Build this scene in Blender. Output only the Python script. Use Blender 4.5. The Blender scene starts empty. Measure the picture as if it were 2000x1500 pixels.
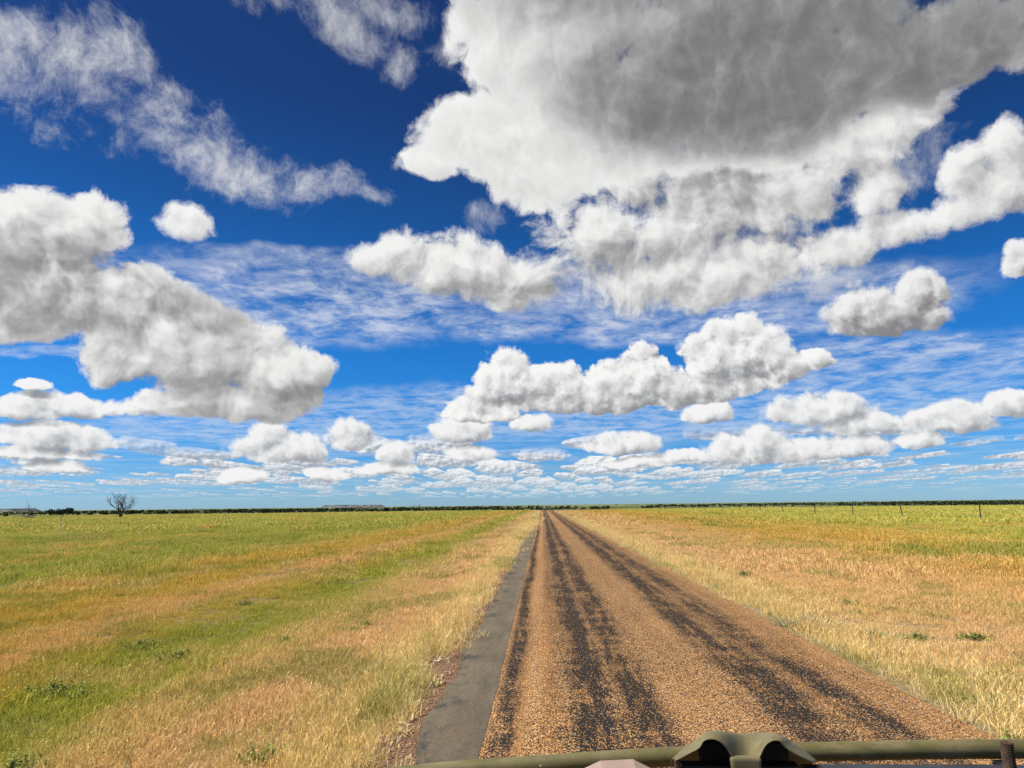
import bpy, bmesh, math, random, os
import numpy as np
from mathutils import Vector, Matrix, Euler, noise as mnoise

R = math.radians
scene = bpy.context.scene
col = scene.collection

# ------------------------------------------------------------------ camera
FPX = 1387.0                      # focal length in pixels of a 2000 x 1500 frame
EYE = 1.85
CAM_YAW, CAM_PITCH, CAM_ROLL = R(2.30), R(9.66), R(-0.66)
cam_data = bpy.data.cameras.new('camera')
cam_data.sensor_width = 36.0
cam_data.lens = 36.0 * FPX / 2000.0
cam_data.clip_start = 0.05
cam_data.clip_end = 60000.0
cam = bpy.data.objects.new('camera', cam_data)
col.objects.link(cam)
CAM_M = (Matrix.Rotation(CAM_YAW, 3, 'Z') @ Matrix.Rotation(R(90) + CAM_PITCH, 3, 'X')
         @ Matrix.Rotation(CAM_ROLL, 3, 'Z'))
cam.matrix_world = Matrix.Translation((0, 0, EYE)) @ CAM_M.to_4x4()
scene.camera = cam


def ray(px, py):
    """world direction of a spot of the 2000 x 1500 photograph"""
    return (CAM_M @ Vector(((px - 1000) / FPX, -(py - 750) / FPX, -1.0))).normalized()


def on_ground(px, py, z=0.0):
    d = ray(px, py)
    t = (z - EYE) / d.z
    return Vector((d.x * t, d.y * t, z))


def at_depth(px, py, y):
    d = ray(px, py)
    t = y / d.y
    return Vector((d.x * t, y, EYE + d.z * t))


# ------------------------------------------------------------------ sun, sky
SUN_EL, SUN_AZ = R(52), R(-94)          # azimuth clockwise from the road's heading (+Y)
SUN = Vector((math.sin(SUN_AZ) * math.cos(SUN_EL), math.cos(SUN_AZ) * math.cos(SUN_EL), math.sin(SUN_EL)))
sun_data = bpy.data.lights.new('sun', 'SUN')
sun_data.energy = 5.0
sun_data.angle = R(0.53)
sun_data.color = (1.0, 0.95, 0.87)
sun = bpy.data.objects.new('sun', sun_data)
col.objects.link(sun)
sun.rotation_euler = SUN.to_track_quat('Z', 'Y').to_euler()

scene.view_settings.view_transform = 'Standard'
scene.view_settings.look = 'None'
scene.view_settings.exposure = 0.12
scene.view_settings.gamma = 1.0
scene.view_settings.use_curve_mapping = False
scene.render.engine = "CYCLES"
scene.render.resolution_x, scene.render.resolution_y = 1024, 768
scene.cycles.use_denoising = True
scene.cycles.use_adaptive_sampling = True
scene.cycles.adaptive_threshold = 0.012
scene.cycles.adaptive_min_samples = 16
scene.cycles.max_bounces = 5
scene.cycles.diffuse_bounces = 2
scene.cycles.glossy_bounces = 2
scene.cycles.transparent_max_bounces = 8
scene.render.use_persistent_data = False


class NT:
    """small helper that writes node chains in order"""

    def __init__(self, tree):
        self.t = tree
        self.n = tree.nodes
        self.l = tree.links

    def new(self, kind):
        return self.n.new(kind)

    def put(self, sock, v):
        if v is None:
            return
        if isinstance(v, bpy.types.NodeSocket):
            self.l.new(v, sock)
        else:
            if sock.type == 'RGBA' and len(v) == 3:
                v = (*v, 1.0)
            sock.default_value = v

    def m(self, op, a, b=None, c=None, clamp=False):
        n = self.n.new('ShaderNodeMath')
        n.operation = op
        n.use_clamp = clamp
        for i, v in enumerate((a, b, c)):
            self.put(n.inputs[i], v)
        return n.outputs[0]

    def v(self, op, a, b=None, c=None, scale=None):
        n = self.n.new('ShaderNodeVectorMath')
        n.operation = op
        for i, v in enumerate((a, b, c)):
            self.put(n.inputs[i], v)
        if scale is not None:
            self.put(n.inputs['Scale'], scale)
        return n.outputs['Value'] if op in ('DOT_PRODUCT', 'LENGTH', 'DISTANCE') else n.outputs['Vector']

    def noise(self, vec, scale, detail=4, rough=0.5, lac=2.0, dist=0.0, color=False, dims='3D'):
        n = self.n.new('ShaderNodeTexNoise')
        n.noise_dimensions = dims
        self.put(n.inputs['Vector'], vec)
        for k, v in (('Scale', scale), ('Detail', detail), ('Roughness', rough), ('Lacunarity', lac), ('Distortion', dist)):
            self.put(n.inputs[k], v)
        return n.outputs['Color' if color else 'Fac']

    def voronoi(self, vec, scale, detail=0, rough=0.5, lac=2.0, feature='F1', smooth=0.5, dims='3D', rnd=1.0):
        n = self.n.new('ShaderNodeTexVoronoi')
        n.voronoi_dimensions = dims
        n.feature = feature
        self.put(n.inputs['Vector'], vec)
        self.put(n.inputs['Scale'], scale)
        for k, v in (('Detail', detail), ('Roughness', rough), ('Lacunarity', lac), ('Smoothness', smooth), ('Randomness', rnd)):
            if k in n.inputs:
                self.put(n.inputs[k], v)
        return n

    def ramp(self, x, lo, hi, a=0.0, b=1.0, smooth=True):
        n = self.n.new('ShaderNodeMapRange')
        n.interpolation_type = 'SMOOTHSTEP' if smooth else 'LINEAR'
        n.clamp = True
        for i, v in enumerate((x, lo, hi, a, b)):
            self.put(n.inputs[i], v)
        return n.outputs[0]

    def mix(self, f, a, b):
        n = self.n.new('ShaderNodeMix')
        n.data_type = 'RGBA'
        self.put(n.inputs[0], f)
        self.put(n.inputs[6], a)
        self.put(n.inputs[7], b)
        return n.outputs[2]

    def mult(self, a, b):
        n = self.n.new('ShaderNodeMix')
        n.data_type = 'RGBA'
        n.blend_type = 'MULTIPLY'
        n.inputs[0].default_value = 1.0
        self.put(n.inputs[6], a)
        self.put(n.inputs[7], b)
        return n.outputs[2]

    def comb(self, x, y, z=0.0):
        n = self.n.new('ShaderNodeCombineXYZ')
        for i, v in enumerate((x, y, z)):
            self.put(n.inputs[i], v)
        return n.outputs[0]

    def sep(self, v):
        n = self.n.new('ShaderNodeSeparateXYZ')
        self.put(n.inputs[0], v)
        return n.outputs[0], n.outputs[1], n.outputs[2]

# ------------------------------------------------------------------ world: sky and clouds (all nodes, laid out by azimuth and height)
world = bpy.data.worlds.new('World')
scene.world = world
world.use_nodes = True
world.cycles.sampling_method = 'MANUAL'
world.cycles.sample_map_resolution = 256
W = NT(world.node_tree)
W.n.clear()
tc = W.new('ShaderNodeTexCoord')
DIR = W.v('NORMALIZE', tc.outputs['Generated'])
sky = W.new('ShaderNodeTexSky')
sky.sky_type = 'NISHITA'
sky.sun_disc = False
sky.sun_elevation = SUN_EL
sky.sun_rotation = SUN_AZ
sky.altitude = 300
sky.air_density = 1.0
sky.dust_density = 0.2
sky.ozone_density = 3.0
if len(sky.inputs):
    W.put(sky.inputs[0], DIR)
dx_, dy_, dz_ = W.sep(DIR)
EL = W.m('ARCSINE', dz_)
AZ = W.m('ARCTAN2', dx_, dy_)
# the deep polarised blue of this sky: the physical sky graded by height above the horizon
cr = W.new('ShaderNodeValToRGB')
W.put(cr.inputs[0], W.ramp(EL, 0.0, R(60), smooth=False))
GR = [(0.3, .40, .70, 1.2), (3.5, .24, .60, 1.12), (7.6, .12, .585, 1.12), (13.6, .085, .53, 1.05),
      (22.5, .085, .345, .68), (30.8, .095, .23, .48), (45, .09, .20, .42)]
els = cr.color_ramp.elements
while len(els) < len(GR):
    els.new(0.5)
for e, g in zip(els, GR):
    e.position = g[0] / 60.0
    e.color = (g[1] / 1.25, g[2] / 1.25, g[3] / 1.25, 1)
SKYCOL = W.v('SCALE', W.mult(sky.outputs[0], cr.outputs[0]), scale=1.25)
LOFF = (-0.6, 0.8)                       # towards the sun as seen on the sky ahead


def over(base, colour, alpha):
    return W.mix(alpha, base, colour)


def cloud_rgb(lit, dark=(3.1, 3.15, 3.25), white=(8.9, 8.9, 8.8)):
    return W.mix(lit, dark, white)


def azel(px, py):
    d = ray(px, py)
    return math.atan2(d.x, d.y), math.asin(d.z)


def blob(b):
    """(px, py, rx, ry) -> azimuth, height and the two radii in radians"""
    px, py, rx, ry = b[:4]
    a, e = azel(px, py)
    a2, e2 = azel(px + rx, py)
    a3, e3 = azel(px, py - ry)
    return a, e, math.hypot(a2 - a, 0), math.hypot(e3 - e, 0)


def reach(b, box, m):
    a, e, ra, re = blob(b)
    return box[0] - m * ra - .03 < a < box[1] + m * ra + .03 and box[2] - m * re - .03 < e < box[3] + m * re + .03


def blob_field(p, blobs, k=0.25, flat=0.0):
    """smooth union of ellipses on the sky: 1 in the middle, 0 on the rim, negative outside"""
    acc = None
    for b in blobs:
        a, e, ra, re = blob(b)
        v = W.v('MULTIPLY_ADD', p, (1 / ra, 1 / re, 0), (-a / ra, -e / re, 0))
        if flat:
            v = W.v('MAXIMUM', v, W.v('MULTIPLY', v, (-1, -flat, 1)))
        q = W.v('DOT_PRODUCT', v, v)
        acc = q if acc is None else W.m('SMOOTH_MIN', acc, q, k)
    return W.m('SUBTRACT', 1.0, acc)


# shared relief: billows and torn edges at two sizes, each also one step towards the sun
P0 = W.comb(AZ, EL, 0.0)
SHIFT = (7.1, 3.3, 0)
w1 = W.v('SUBTRACT', W.noise(P0, 7.0, 3, 0.55, color=True, dims='2D'), (0.5, 0.5, 0.5))
w2 = W.v('SUBTRACT', W.noise(P0, 34.0, 4, 0.6, color=True, dims='2D'), (0.5, 0.5, 0.5))
w2s = W.v('SCALE', w2, scale=0.008)
P_SOFT = W.v('ADD', W.v('MULTIPLY_ADD', w1, (0.060, 0.045, 0), P0), w2s)
P_CUM = W.v('ADD', W.v('MULTIPLY_ADD', w1, (0.022, 0.018, 0), P0), W.v('SCALE', w2, scale=0.012))


def relief(P, vs, ns, s, det, rough=0.66):
    out = []
    for st in (0.0, s):
        p = P if st == 0 else W.v('ADD', P, (LOFF[0] * st, LOFF[1] * st, 0))
        vo = W.voronoi(p, vs, 2.0, 0.5, 2.3, dims='2D')
        dd = vo.outputs['Distance']
        bil = W.m('SUBTRACT', 0.30, W.m('MULTIPLY', dd, dd))
        fb = W.m('SUBTRACT', W.noise(p, ns, det, rough, dims='2D'), 0.5)
        out += [p, bil, fb]
    return out


REL_BIG = relief(P_SOFT, 17.0, 10.0, 0.020, 10, 0.72)
REL_MID = relief(P_CUM, 30.0, 15.0, 0.012, 7)


def cumulus(BG, box, rel, blobs, flat=2.4, k=0.22, bump=0.42, edge=(0.02, 0.20), gain=1.35, base=0.50,
            dark=(3.1, 3.15, 3.25), white=(8.9, 8.9, 8.8), shade=(), frag=0.5, amax=1.0, fgain=1.0, thick=(0.14, -0.06), sh_amt=0.5):
    bl = [b for b in blobs if reach(b, box, 1.9)]
    if not bl:
        return BG
    D, F = [], []
    for i in (0, 3):
        p, bil, fb = rel[i:i + 3]
        f = W.m('MAXIMUM', blob_field(p, bl, k, flat), -0.8)
        h = W.m('MULTIPLY_ADD', fb, frag, f)
        D.append(W.m('MULTIPLY_ADD', bil, bump, h))
        F.append(h)
    al = W.ramp(W.m('MULTIPLY_ADD', rel[1], bump * 0.45, F[0]), edge[0], edge[1])
    if amax < 1.0:
        al = W.m('MULTIPLY', al, amax)
    lit = W.m('MULTIPLY_ADD', W.m('SUBTRACT', D[0], D[1]), gain, base)
    if fgain != 1.0:
        lit = W.m('MULTIPLY_ADD', W.m('SUBTRACT', F[0], F[1]), (fgain - 1.0) * gain, lit)
    lit = W.m('ADD', lit, W.ramp(D[0], 0.1, 0.7, thick[0], thick[1]))
    sb = [b for b in shade if reach(b, box, 1.75)]
    if sb:
        sh = W.ramp(blob_field(rel[0], sb, 0.5), -1.3, 0.9)
        lit = W.m('MULTIPLY_ADD', sh, -sh_amt, lit)
    lit = W.ramp(lit, -0.40, 1.25)
    return over(BG, cloud_rgb(lit, dark, white), al)


# rippled high layer on a flat sheet overhead
inv = W.m('DIVIDE', 1.0, W.m('ADD', W.m('MAXIMUM', dz_, 0.0), 0.075))
SH = W.v('MULTIPLY', W.v('SCALE', DIR, scale=inv), (1, 1, 0))
AC_ZONE = [(560, 590, 420, 95), (1020, 600, 420, 70), (1550, 590, 420, 75), (1700, 720, 480, 70), (1250, 800, 950, 60), (520, 835, 330, 40),
           (120, 690, 130, 14), (1330, 640, 300, 40), (560, 520, 220, 40)]


def altocumulus(BG, box):
    bl = [b for b in AC_ZONE if reach(b, box, 1.35)]
    if not bl:
        return BG
    zone_v = W.ramp(blob_field(P_SOFT, bl, 0.3), -0.25, 0.55)
    ac1 = W.noise(SH, 5.5, 8, 0.66, dist=0.2, dims='2D')
    ac2 = W.noise(SH, 1.3, 2, 0.5, dims='2D')
    acd = W.m('ADD', W.m('MULTIPLY_ADD', ac2, 0.35, ac1), W.m('MULTIPLY', zone_v, 0.34))
    a = W.m('MULTIPLY', W.ramp(acd, 0.84, 1.25), W.ramp(EL, R(4), R(14), 0.34, 0.62))
    a = W.m('MULTIPLY', a, W.ramp(zone_v, 0.0, 0.35))
    a = W.m('MAXIMUM', a, W.m('MULTIPLY', W.m('MULTIPLY', zone_v, W.ramp(ac1, 0.25, 0.62)), 0.36))
    return over(BG, W.mix(W.ramp(ac1, 0.35, 0.7), (6.0, 6.6, 7.4), (7.7, 7.9, 8.2)), a)


def rows(BG, seed, sa, sb, cover, size, lo, hi, hi2, soft=0.10):
    """fair-weather cumulus in rows that shrink towards the horizon, each with a level base"""
    e = W.m('ADD', W.m('MAXIMUM', EL, 0.002), 0.006)
    a = W.m('MULTIPLY', W.m('DIVIDE', AZ, e), sa)
    b = W.m('MULTIPLY', W.m('LOGARITHM', e, math.e), sb)
    vo = W.voronoi(W.comb(W.m('ADD', a, seed * 7.3), W.m('ADD', b, seed * 3.1)), 1.0, dims='2D')
    rnd = W.sep(vo.outputs['Color'])
    px_, py_, _ = W.sep(vo.outputs['Position'])
    ec = W.m('EXPONENT', W.m('DIVIDE', W.m('SUBTRACT', py_, seed * 3.1), sb))
    ac = W.m('MULTIPLY', W.m('DIVIDE', W.m('SUBTRACT', px_, seed * 7.3), sa), ec)
    lx = W.m('DIVIDE', W.m('SUBTRACT', AZ, ac), ec)
    ly = W.m('DIVIDE', W.m('SUBTRACT', e, ec), ec)
    co = W.comb(lx, W.m('MULTIPLY', ly, 1.8), W.m('MULTIPLY', rnd[0], 40.0))
    wz = W.v('SUBTRACT', W.noise(co, 3.0, 3, 0.6, color=True), (0.5, 0.5, 0.5))
    wx, wy, _ = W.sep(wz)
    lx2 = W.m('MULTIPLY_ADD', wx, 0.30, lx)
    ly2 = W.m('MULTIPLY_ADD', wy, 0.12, ly)
    sz_ = W.m('MULTIPLY_ADD', rnd[1], 0.7 * size, 0.5 * size)
    X = W.m('DIVIDE', lx2, sz_)
    Y = W.m('DIVIDE', ly2, W.m('MULTIPLY', sz_, 0.46))
    Yf = W.m('MAXIMUM', Y, W.m('MULTIPLY', Y, -3.2))
    q = W.m('SQRT', W.m('MULTIPLY_ADD', X, X, W.m('MULTIPLY', Yf, Yf)))
    nA = W.noise(co, 5.0, 5, 0.62)
    nB = W.noise(W.v('ADD', co, (-0.05, 0.07, 0.0)), 5.0, 4, 0.62)
    D = W.m('MULTIPLY_ADD', W.m('SUBTRACT', nA, 0.5), 0.75, W.m('SUBTRACT', 1.0, q))
    al = W.ramp(D, 0.06, 0.06 + soft * 2.0)
    al = W.m('MULTIPLY', al, W.ramp(rnd[2], 1.0 - cover, 1.0 - cover + 0.05))
    al = W.m('MULTIPLY', al, W.m('MULTIPLY', W.ramp(EL, lo, lo + R(0.4)), W.ramp(EL, hi, hi2, 1.0, 0.0)))
    lit = W.m('ADD', W.ramp(Y, -0.30, 0.5, 0.02, 0.88), W.m('MULTIPLY', W.m('SUBTRACT', nA, nB), 3.0), clamp=True)
    c = cloud_rgb(lit, (3.3, 3.8, 4.5), (8.4, 8.5, 8.6))
    c = W.mix(W.ramp(EL, R(0.2), R(4.0), 0.5, 0.0), c, (4.6, 6.1, 7.2))
    al = W.m('MULTIPLY', al, W.ramp(EL, R(0.2), R(2.5), 0.6, 1.0))
    return over(BG, c, al)


def low_band(BG):
    stv = W.noise(W.v('MULTIPLY', P0, (9.0, 190.0, 0)), 1.0, 6, 0.6, dims='2D')
    va = W.m('MULTIPLY', W.ramp(stv, 0.42, 0.72), W.m('MULTIPLY', W.ramp(EL, R(0.3), R(1.6)), W.ramp(EL, R(4.0), R(9.0), 0.32, 0.0)))
    BG = over(BG, (5.6, 6.3, 7.1), va)
    BG = rows(BG, 1.0, 1.0, 2.6, 0.85, 0.80, R(0.4), R(2.4), R(3.2))
    BG = rows(BG, 5.0, 1.5, 3.4, 0.85, 0.55, R(0.6), R(3.4), R(4.4))
    BG = rows(BG, 2.0, 0.85, 2.2, 0.80, 0.85, R(0.7), R(3.6), R(4.8))
    BG = rows(BG, 3.0, 0.75, 2.0, 0.75, 0.85, R(1.0), R(4.6), R(6.2))
    return BG


# the clouds of this sky, far to near: (relief, ellipses, how they are torn and lit)
LAYERS = [
    dict(rel='MID', flat=2.2, k=0.15, bump=0.55, frag=1.1, edge=(0.0, 0.40), gain=1.05, base=0.56, dark=(2.7, 2.9, 3.2), white=(8.3, 8.3, 8.3), blobs=[
        (1380, 815, 58, 34), (1600, 812, 130, 50), (1690, 835, 105, 34), (1850, 828, 120, 52), (1975, 795, 75, 40),
        (1210, 872, 92, 36), (1475, 885, 140, 50), (1490, 862, 42, 38), (1640, 880, 125, 36), (1790, 866, 60, 28), (1240, 905, 75, 20), (1330, 895, 70, 20),
        (905, 848, 74, 42), (1040, 832, 50, 30), (920, 890, 60, 24), (775, 890, 44, 36),
        (550, 885, 110, 54), (525, 862, 54, 42), (680, 858, 70, 50), (470, 938, 56, 24), (640, 930, 50, 20), (760, 918, 70, 20),
        (150, 797, 180, 36), (300, 792, 50, 34), (40, 806, 90, 28), (115, 860, 150, 42), (100, 888, 115, 22), (120, 912, 75, 22), (60, 755, 40, 18)]),
    dict(rel='MID', flat=2.3, k=0.2, bump=0.6, frag=0.85, edge=(-0.02, 0.24), gain=1.05, base=0.60, white=(8.6, 8.6, 8.5), dark=(2.6, 2.65, 2.8), blobs=[
        (1450, 725, 135, 124), (1390, 725, 88, 82), (1520, 728, 74, 60), (1255, 740, 70, 76), (1190, 765, 105, 68), (1080, 768, 95, 68), (985, 765, 84, 88),
        (1330, 775, 160, 56), (940, 810, 100, 40), (1150, 788, 260, 44), (1595, 712, 54, 36)],
        shade=[(1450, 735, 120, 22), (1200, 785, 260, 16)], sh_amt=0.3),
    dict(rel='MID', flat=2.0, k=0.25, bump=0.6, frag=1.1, edge=(0.0, 0.4), gain=1.0, base=0.50, sh_amt=0.3, shade=[(1740, 634, 130, 26)], white=(8.0, 8.0, 8.0), dark=(2.2, 2.2, 2.3), blobs=[
        (1735, 625, 155, 76), (1800, 578, 76, 58), (1690, 610, 100, 66), (1990, 515, 50, 54)]),
    dict(rel='BIG', flat=1.1, k=0.4, bump=0.6, frag=1.5, edge=(0.0, 0.36), gain=0.85, base=0.56, white=(8.2, 8.2, 8.1), dark=(2.3, 2.3, 2.4), sh_amt=0.42, blobs=[
        (70, 465, 195, 105), (190, 440, 90, 82), (60, 560, 225, 110), (30, 620, 140, 60), (220, 590, 190, 105), (330, 660, 215, 100),
        (420, 710, 230, 90), (540, 752, 130, 74), (470, 785, 200, 42), (240, 700, 130, 62), (590, 738, 80, 56), (300, 620, 160, 80)],
        shade=[(60, 590, 170, 50), (260, 560, 120, 45), (420, 610, 60, 40), (430, 770, 190, 30), (120, 550, 140, 55)]),
    dict(rel='MID', flat=1.2, k=0.2, bump=0.4, frag=1.5, edge=(0.02, 0.7), gain=0.5, base=0.66, blobs=[(365, 436, 66, 46)]),
    dict(rel='BIG', flat=0, k=0.4, bump=0.3, frag=4.2, edge=(0.1, 2.0), gain=0.14, base=0.62, amax=0.95, white=(7.8, 8.0, 8.3), blobs=[
        (60, 120, 210, 130), (180, 195, 210, 105), (300, 250, 180, 100), (400, 300, 170, 95), (490, 345, 140, 84), (620, 368, 140, 42),
        (225, 90, 80, 80), (720, 388, 44, 24)]),
    dict(rel='BIG', flat=0, k=0.4, bump=0.3, frag=3.2, edge=(0.15, 1.7), gain=0.16, base=0.5, amax=0.85, white=(7.4, 7.6, 8.0), blobs=[
        (620, 0, 200, 62), (690, 55, 100, 84), (775, 110, 66, 58), (740, 20, 120, 62), (870, 90, 70, 60), (950, 420, 60, 40), (1750, 330, 180, 110), (1560, 560, 200, 60)]),
    dict(rel='BIG', flat=0, k=0.35, bump=0.65, frag=2.1, edge=(0.0, 0.62), gain=0.75, base=0.60, white=(8.2, 8.2, 8.1), dark=(2.5, 2.5, 2.6), sh_amt=0.34, blobs=[
        (1330, 545, 290, 80), (1180, 470, 160, 130), (1330, 450, 200, 115), (1460, 420, 150, 115), (1560, 370, 125, 90), (1650, 300, 120, 88), (1740, 250, 95, 76), (1800, 190, 90, 80),
        (1000, 540, 140, 76), (880, 520, 140, 72), (800, 492, 84, 58), (720, 505, 66, 38), (1500, 500, 200, 60), (1640, 475, 140, 50), (1740, 440, 140, 46), (1850, 412, 140, 46), (1940, 370, 120, 66),
        (1890, 340, 78, 66), (1975, 310, 84, 84), (1700, 380, 76, 66), (1400, 330, 150, 80), (1230, 360, 110, 70)],
        shade=[(1190, 510, 120, 30), (1480, 480, 130, 28), (960, 565, 130, 18), (1400, 380, 130, 40)]),
    dict(rel='BIG', flat=0, k=0.4, bump=0.5, frag=1.5, edge=(0.0, 0.46), gain=0.34, base=0.88, dark=(1.55, 1.55, 1.6), white=(8.3, 8.3, 8.2), sh_amt=0.95, blobs=[
        (1400, -120, 710, 320), (1430, 110, 450, 260), (1180, 230, 240, 170), (1000, 60, 160, 135), (960, 270, 160, 112), (850, 325, 95, 42),
        (1060, 340, 140, 76), (1560, 240, 230, 112), (1700, 180, 200, 102), (1830, 90, 240, 112), (1990, 60, 150, 100), (1130, 130, 190, 190)],
        shade=[(1460, 120, 420, 170), (1620, 130, 270, 120), (1760, 50, 270, 110), (1500, 210, 270, 90), (1440, -150, 680, 180), (1330, 200, 150, 90), (1850, 110, 200, 90), (1960, 40, 160, 90)]),
]
RELS = dict(MID=REL_MID, BIG=REL_BIG)
LOW_TOP = R(6.4)


SHARED = ['SKYCOL', 'P0', 'AZ', 'EL', 'SH', 'P_SOFT']


def sky_patch(box):
    """one piece of the sky as a node group of its own (only the piece a ray meets is evaluated)"""
    global W, RELS
    main = W
    g = bpy.data.node_groups.new('sky_patch', 'ShaderNodeTree')
    wants = [(n, globals()[n]) for n in SHARED] + [('%s%d' % (k, i), x) for k in RELS for i, x in enumerate(RELS[k])]
    for n, sk in wants:
        kind = 'NodeSocketFloat' if sk.type == 'VALUE' else ('NodeSocketColor' if sk.type == 'RGBA' else 'NodeSocketVector')
        g.interface.new_socket(n, in_out='INPUT', socket_type=kind)
    g.interface.new_socket('Color', in_out='OUTPUT', socket_type='NodeSocketColor')
    W = NT(g)
    gi = W.new('NodeGroupInput')
    for (n, sk), o in zip(wants, gi.outputs):
        if n in SHARED:
            globals()[n] = o
    rels0 = RELS
    RELS = {k: [gi.outputs['%s%d' % (k, i)] for i in range(len(v))] for k, v in rels0.items()}
    c = altocumulus(SKYCOL, box)
    if box[2] < LOW_TOP:
        c = low_band(c)
    for L in LAYERS:
        L = dict(L)
        c = cumulus(c, box, RELS[L.pop('rel')], **L)
    go = W.new('NodeGroupOutput')
    W.l.new(c, go.inputs[0])
    W = main
    RELS = rels0
    gn = W.new('ShaderNodeGroup')
    gn.node_tree = g
    for (n, sk), i in zip(wants, gn.inputs):
        W.l.new(sk, i)
        if n in SHARED:
            globals()[n] = sk
    return gn.outputs[0]


def other_sky():
    """outside the view the same broken cloud goes on"""
    gn = W.noise(SH, 1.1, 6, 0.58, dims='2D')
    gn2 = W.noise(W.v('ADD', SH, (SUN.x * 0.12, SUN.y * 0.12, 0)), 1.1, 6, 0.58, dims='2D')
    ga = W.m('MULTIPLY', W.ramp(gn, 0.50, 0.58), W.ramp(EL, R(1), R(9)))
    gl = W.m('ADD', W.ramp(gn, 0.5, 0.75, 0.85, 0.3), W.m('MULTIPLY', W.m('SUBTRACT', gn, gn2), 2.0), clamp=True)
    return over(SKYCOL, cloud_rgb(gl), ga)


def emit(c):
    b = W.new('ShaderNodeBackground')
    b.inputs['Strength'].default_value = 0.1
    W.put(b.inputs['Color'], c)
    return b.outputs[0]


def choose(f, a, b):
    n = W.new('ShaderNodeMixShader')
    W.put(n.inputs[0], f)
    W.l.new(a, n.inputs[1])
    W.l.new(b, n.inputs[2])
    return n.outputs[0]


AZ_CUTS = [R(-46), R(-22), R(-6), R(9), R(22), R(44)]
EL_CUTS = [LOW_TOP, R(17)]
EL_TOP = R(50)


def column(a0, a1):
    low = emit(sky_patch((a0, a1, 0.0, EL_CUTS[0])))
    mid = emit(sky_patch((a0, a1, EL_CUTS[0], EL_CUTS[1])))
    top = emit(sky_patch((a0, a1, EL_CUTS[1], EL_TOP)))
    up = choose(W.m('GREATER_THAN', EL, EL_CUTS[1]), mid, top)
    return choose(W.m('GREATER_THAN', EL, EL_CUTS[0]), low, up)


def split(i, j):
    if j - i == 1:
        return column(AZ_CUTS[i], AZ_CUTS[j])
    k = (i + j) // 2
    a, b = split(i, k), split(k, j)
    return choose(W.m('GREATER_THAN', AZ, AZ_CUTS[k]), a, b)


shown = split(0, len(AZ_CUTS) - 1)
inside = W.m('MULTIPLY', W.m('LESS_THAN', W.m('ABSOLUTE', AZ), R(45)), W.m('LESS_THAN', EL, EL_TOP))
rest = choose(inside, emit(other_sky()), shown)
under = emit((0.9, 0.8, 0.55))
final = choose(W.m('GREATER_THAN', EL, R(-0.6)), under, rest)
wout = W.new('ShaderNodeOutputWorld')
W.l.new(final, wout.inputs['Surface'])
print('WORLD NODES', len(W.n))
# ------------------------------------------------------------------ helpers for things
rng = random.Random(7)
nrng = np.random.default_rng(11)


def link(o, parent=None):
    col.objects.link(o)
    if parent is not None:
        o.parent = parent
    return o


def mesh_obj(name, verts, faces, mat=None, parent=None, smooth=False, linked=True):
    me = bpy.data.meshes.new(name)
    me.from_pydata([tuple(v) for v in verts], [], [tuple(f) for f in faces])
    me.update()
    if smooth:
        me.polygons.foreach_set('use_smooth', [True] * len(me.polygons))
    if mat:
        me.materials.append(mat)
    o = bpy.data.objects.new(name, me)
    if linked:
        link(o, parent)
    return o


def thing(name, label, cat, loc=(0, 0, 0), rz=0.0, group=None):
    o = bpy.data.objects.new(name, None)
    o.empty_display_size = 0.2
    link(o)
    o.location = loc
    o.rotation_euler = (0, 0, rz)
    tag(o, label, cat, group)
    return o


def tag(o, label=None, cat=None, group=None, kind=None):
    if label:
        o['label'] = label
    if cat:
        o['category'] = cat
    if group:
        o['group'] = group
    if kind:
        o['kind'] = kind
    return o


def copy_tree(o, parent=None):
    c = o.copy()
    link(c, parent)
    for ch in list(o.children):
        copy_tree(ch, c)
    return c


class Geo:
    """collects pieces of one mesh"""

    def __init__(self):
        self.v, self.f = [], []

    def add(self, vs, fs):
        b = len(self.v)
        self.v += [tuple(v) for v in vs]
        self.f += [tuple(i + b for i in f) for f in fs]

    def tube(self, pts, rad, n=8, caps=True):
        pts = [Vector(p) for p in pts]
        rad = rad if hasattr(rad, '__len__') else [rad] * len(pts)
        rings = []
        up = Vector((0.03, 0.05, 1)).normalized()
        for i, p in enumerate(pts):
            t = (pts[min(i + 1, len(pts) - 1)] - pts[max(i - 1, 0)]).normalized()
            a = t.cross(up)
            if a.length < 0.05:
                a = t.cross(Vector((1, 0, 0)))
            a.normalize()
            b = t.cross(a)
            rings.append([p + (a * math.cos(k * 2 * math.pi / n) + b * math.sin(k * 2 * math.pi / n)) * rad[i] for k in range(n)])
        vs = [v for r in rings for v in r]
        fs = []
        for i in range(len(rings) - 1):
            for k in range(n):
                fs.append((i * n + k, i * n + (k + 1) % n, (i + 1) * n + (k + 1) % n, (i + 1) * n + k))
        if caps:
            fs.append(tuple(range(n)))
            fs.append(tuple((len(rings) - 1) * n + k for k in reversed(range(n))))
        self.add(vs, fs)

    def box(self, lo, hi):
        x0, y0, z0 = lo
        x1, y1, z1 = hi
        self.add([(x0, y0, z0), (x1, y0, z0), (x1, y1, z0), (x0, y1, z0), (x0, y0, z1), (x1, y0, z1), (x1, y1, z1), (x0, y1, z1)],
                 [(0, 3, 2, 1), (4, 5, 6, 7), (0, 1, 5, 4), (1, 2, 6, 5), (2, 3, 7, 6), (3, 0, 4, 7)])

    def build(self, name, mat, parent=None, smooth=False):
        return mesh_obj(name, self.v, self.f, mat, parent, smooth)


def bevel(o, w, seg=2):
    m = o.modifiers.new('bevel', 'BEVEL')
    m.width = w
    m.segments = seg
    m.limit_method = 'ANGLE'
    return o


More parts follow.
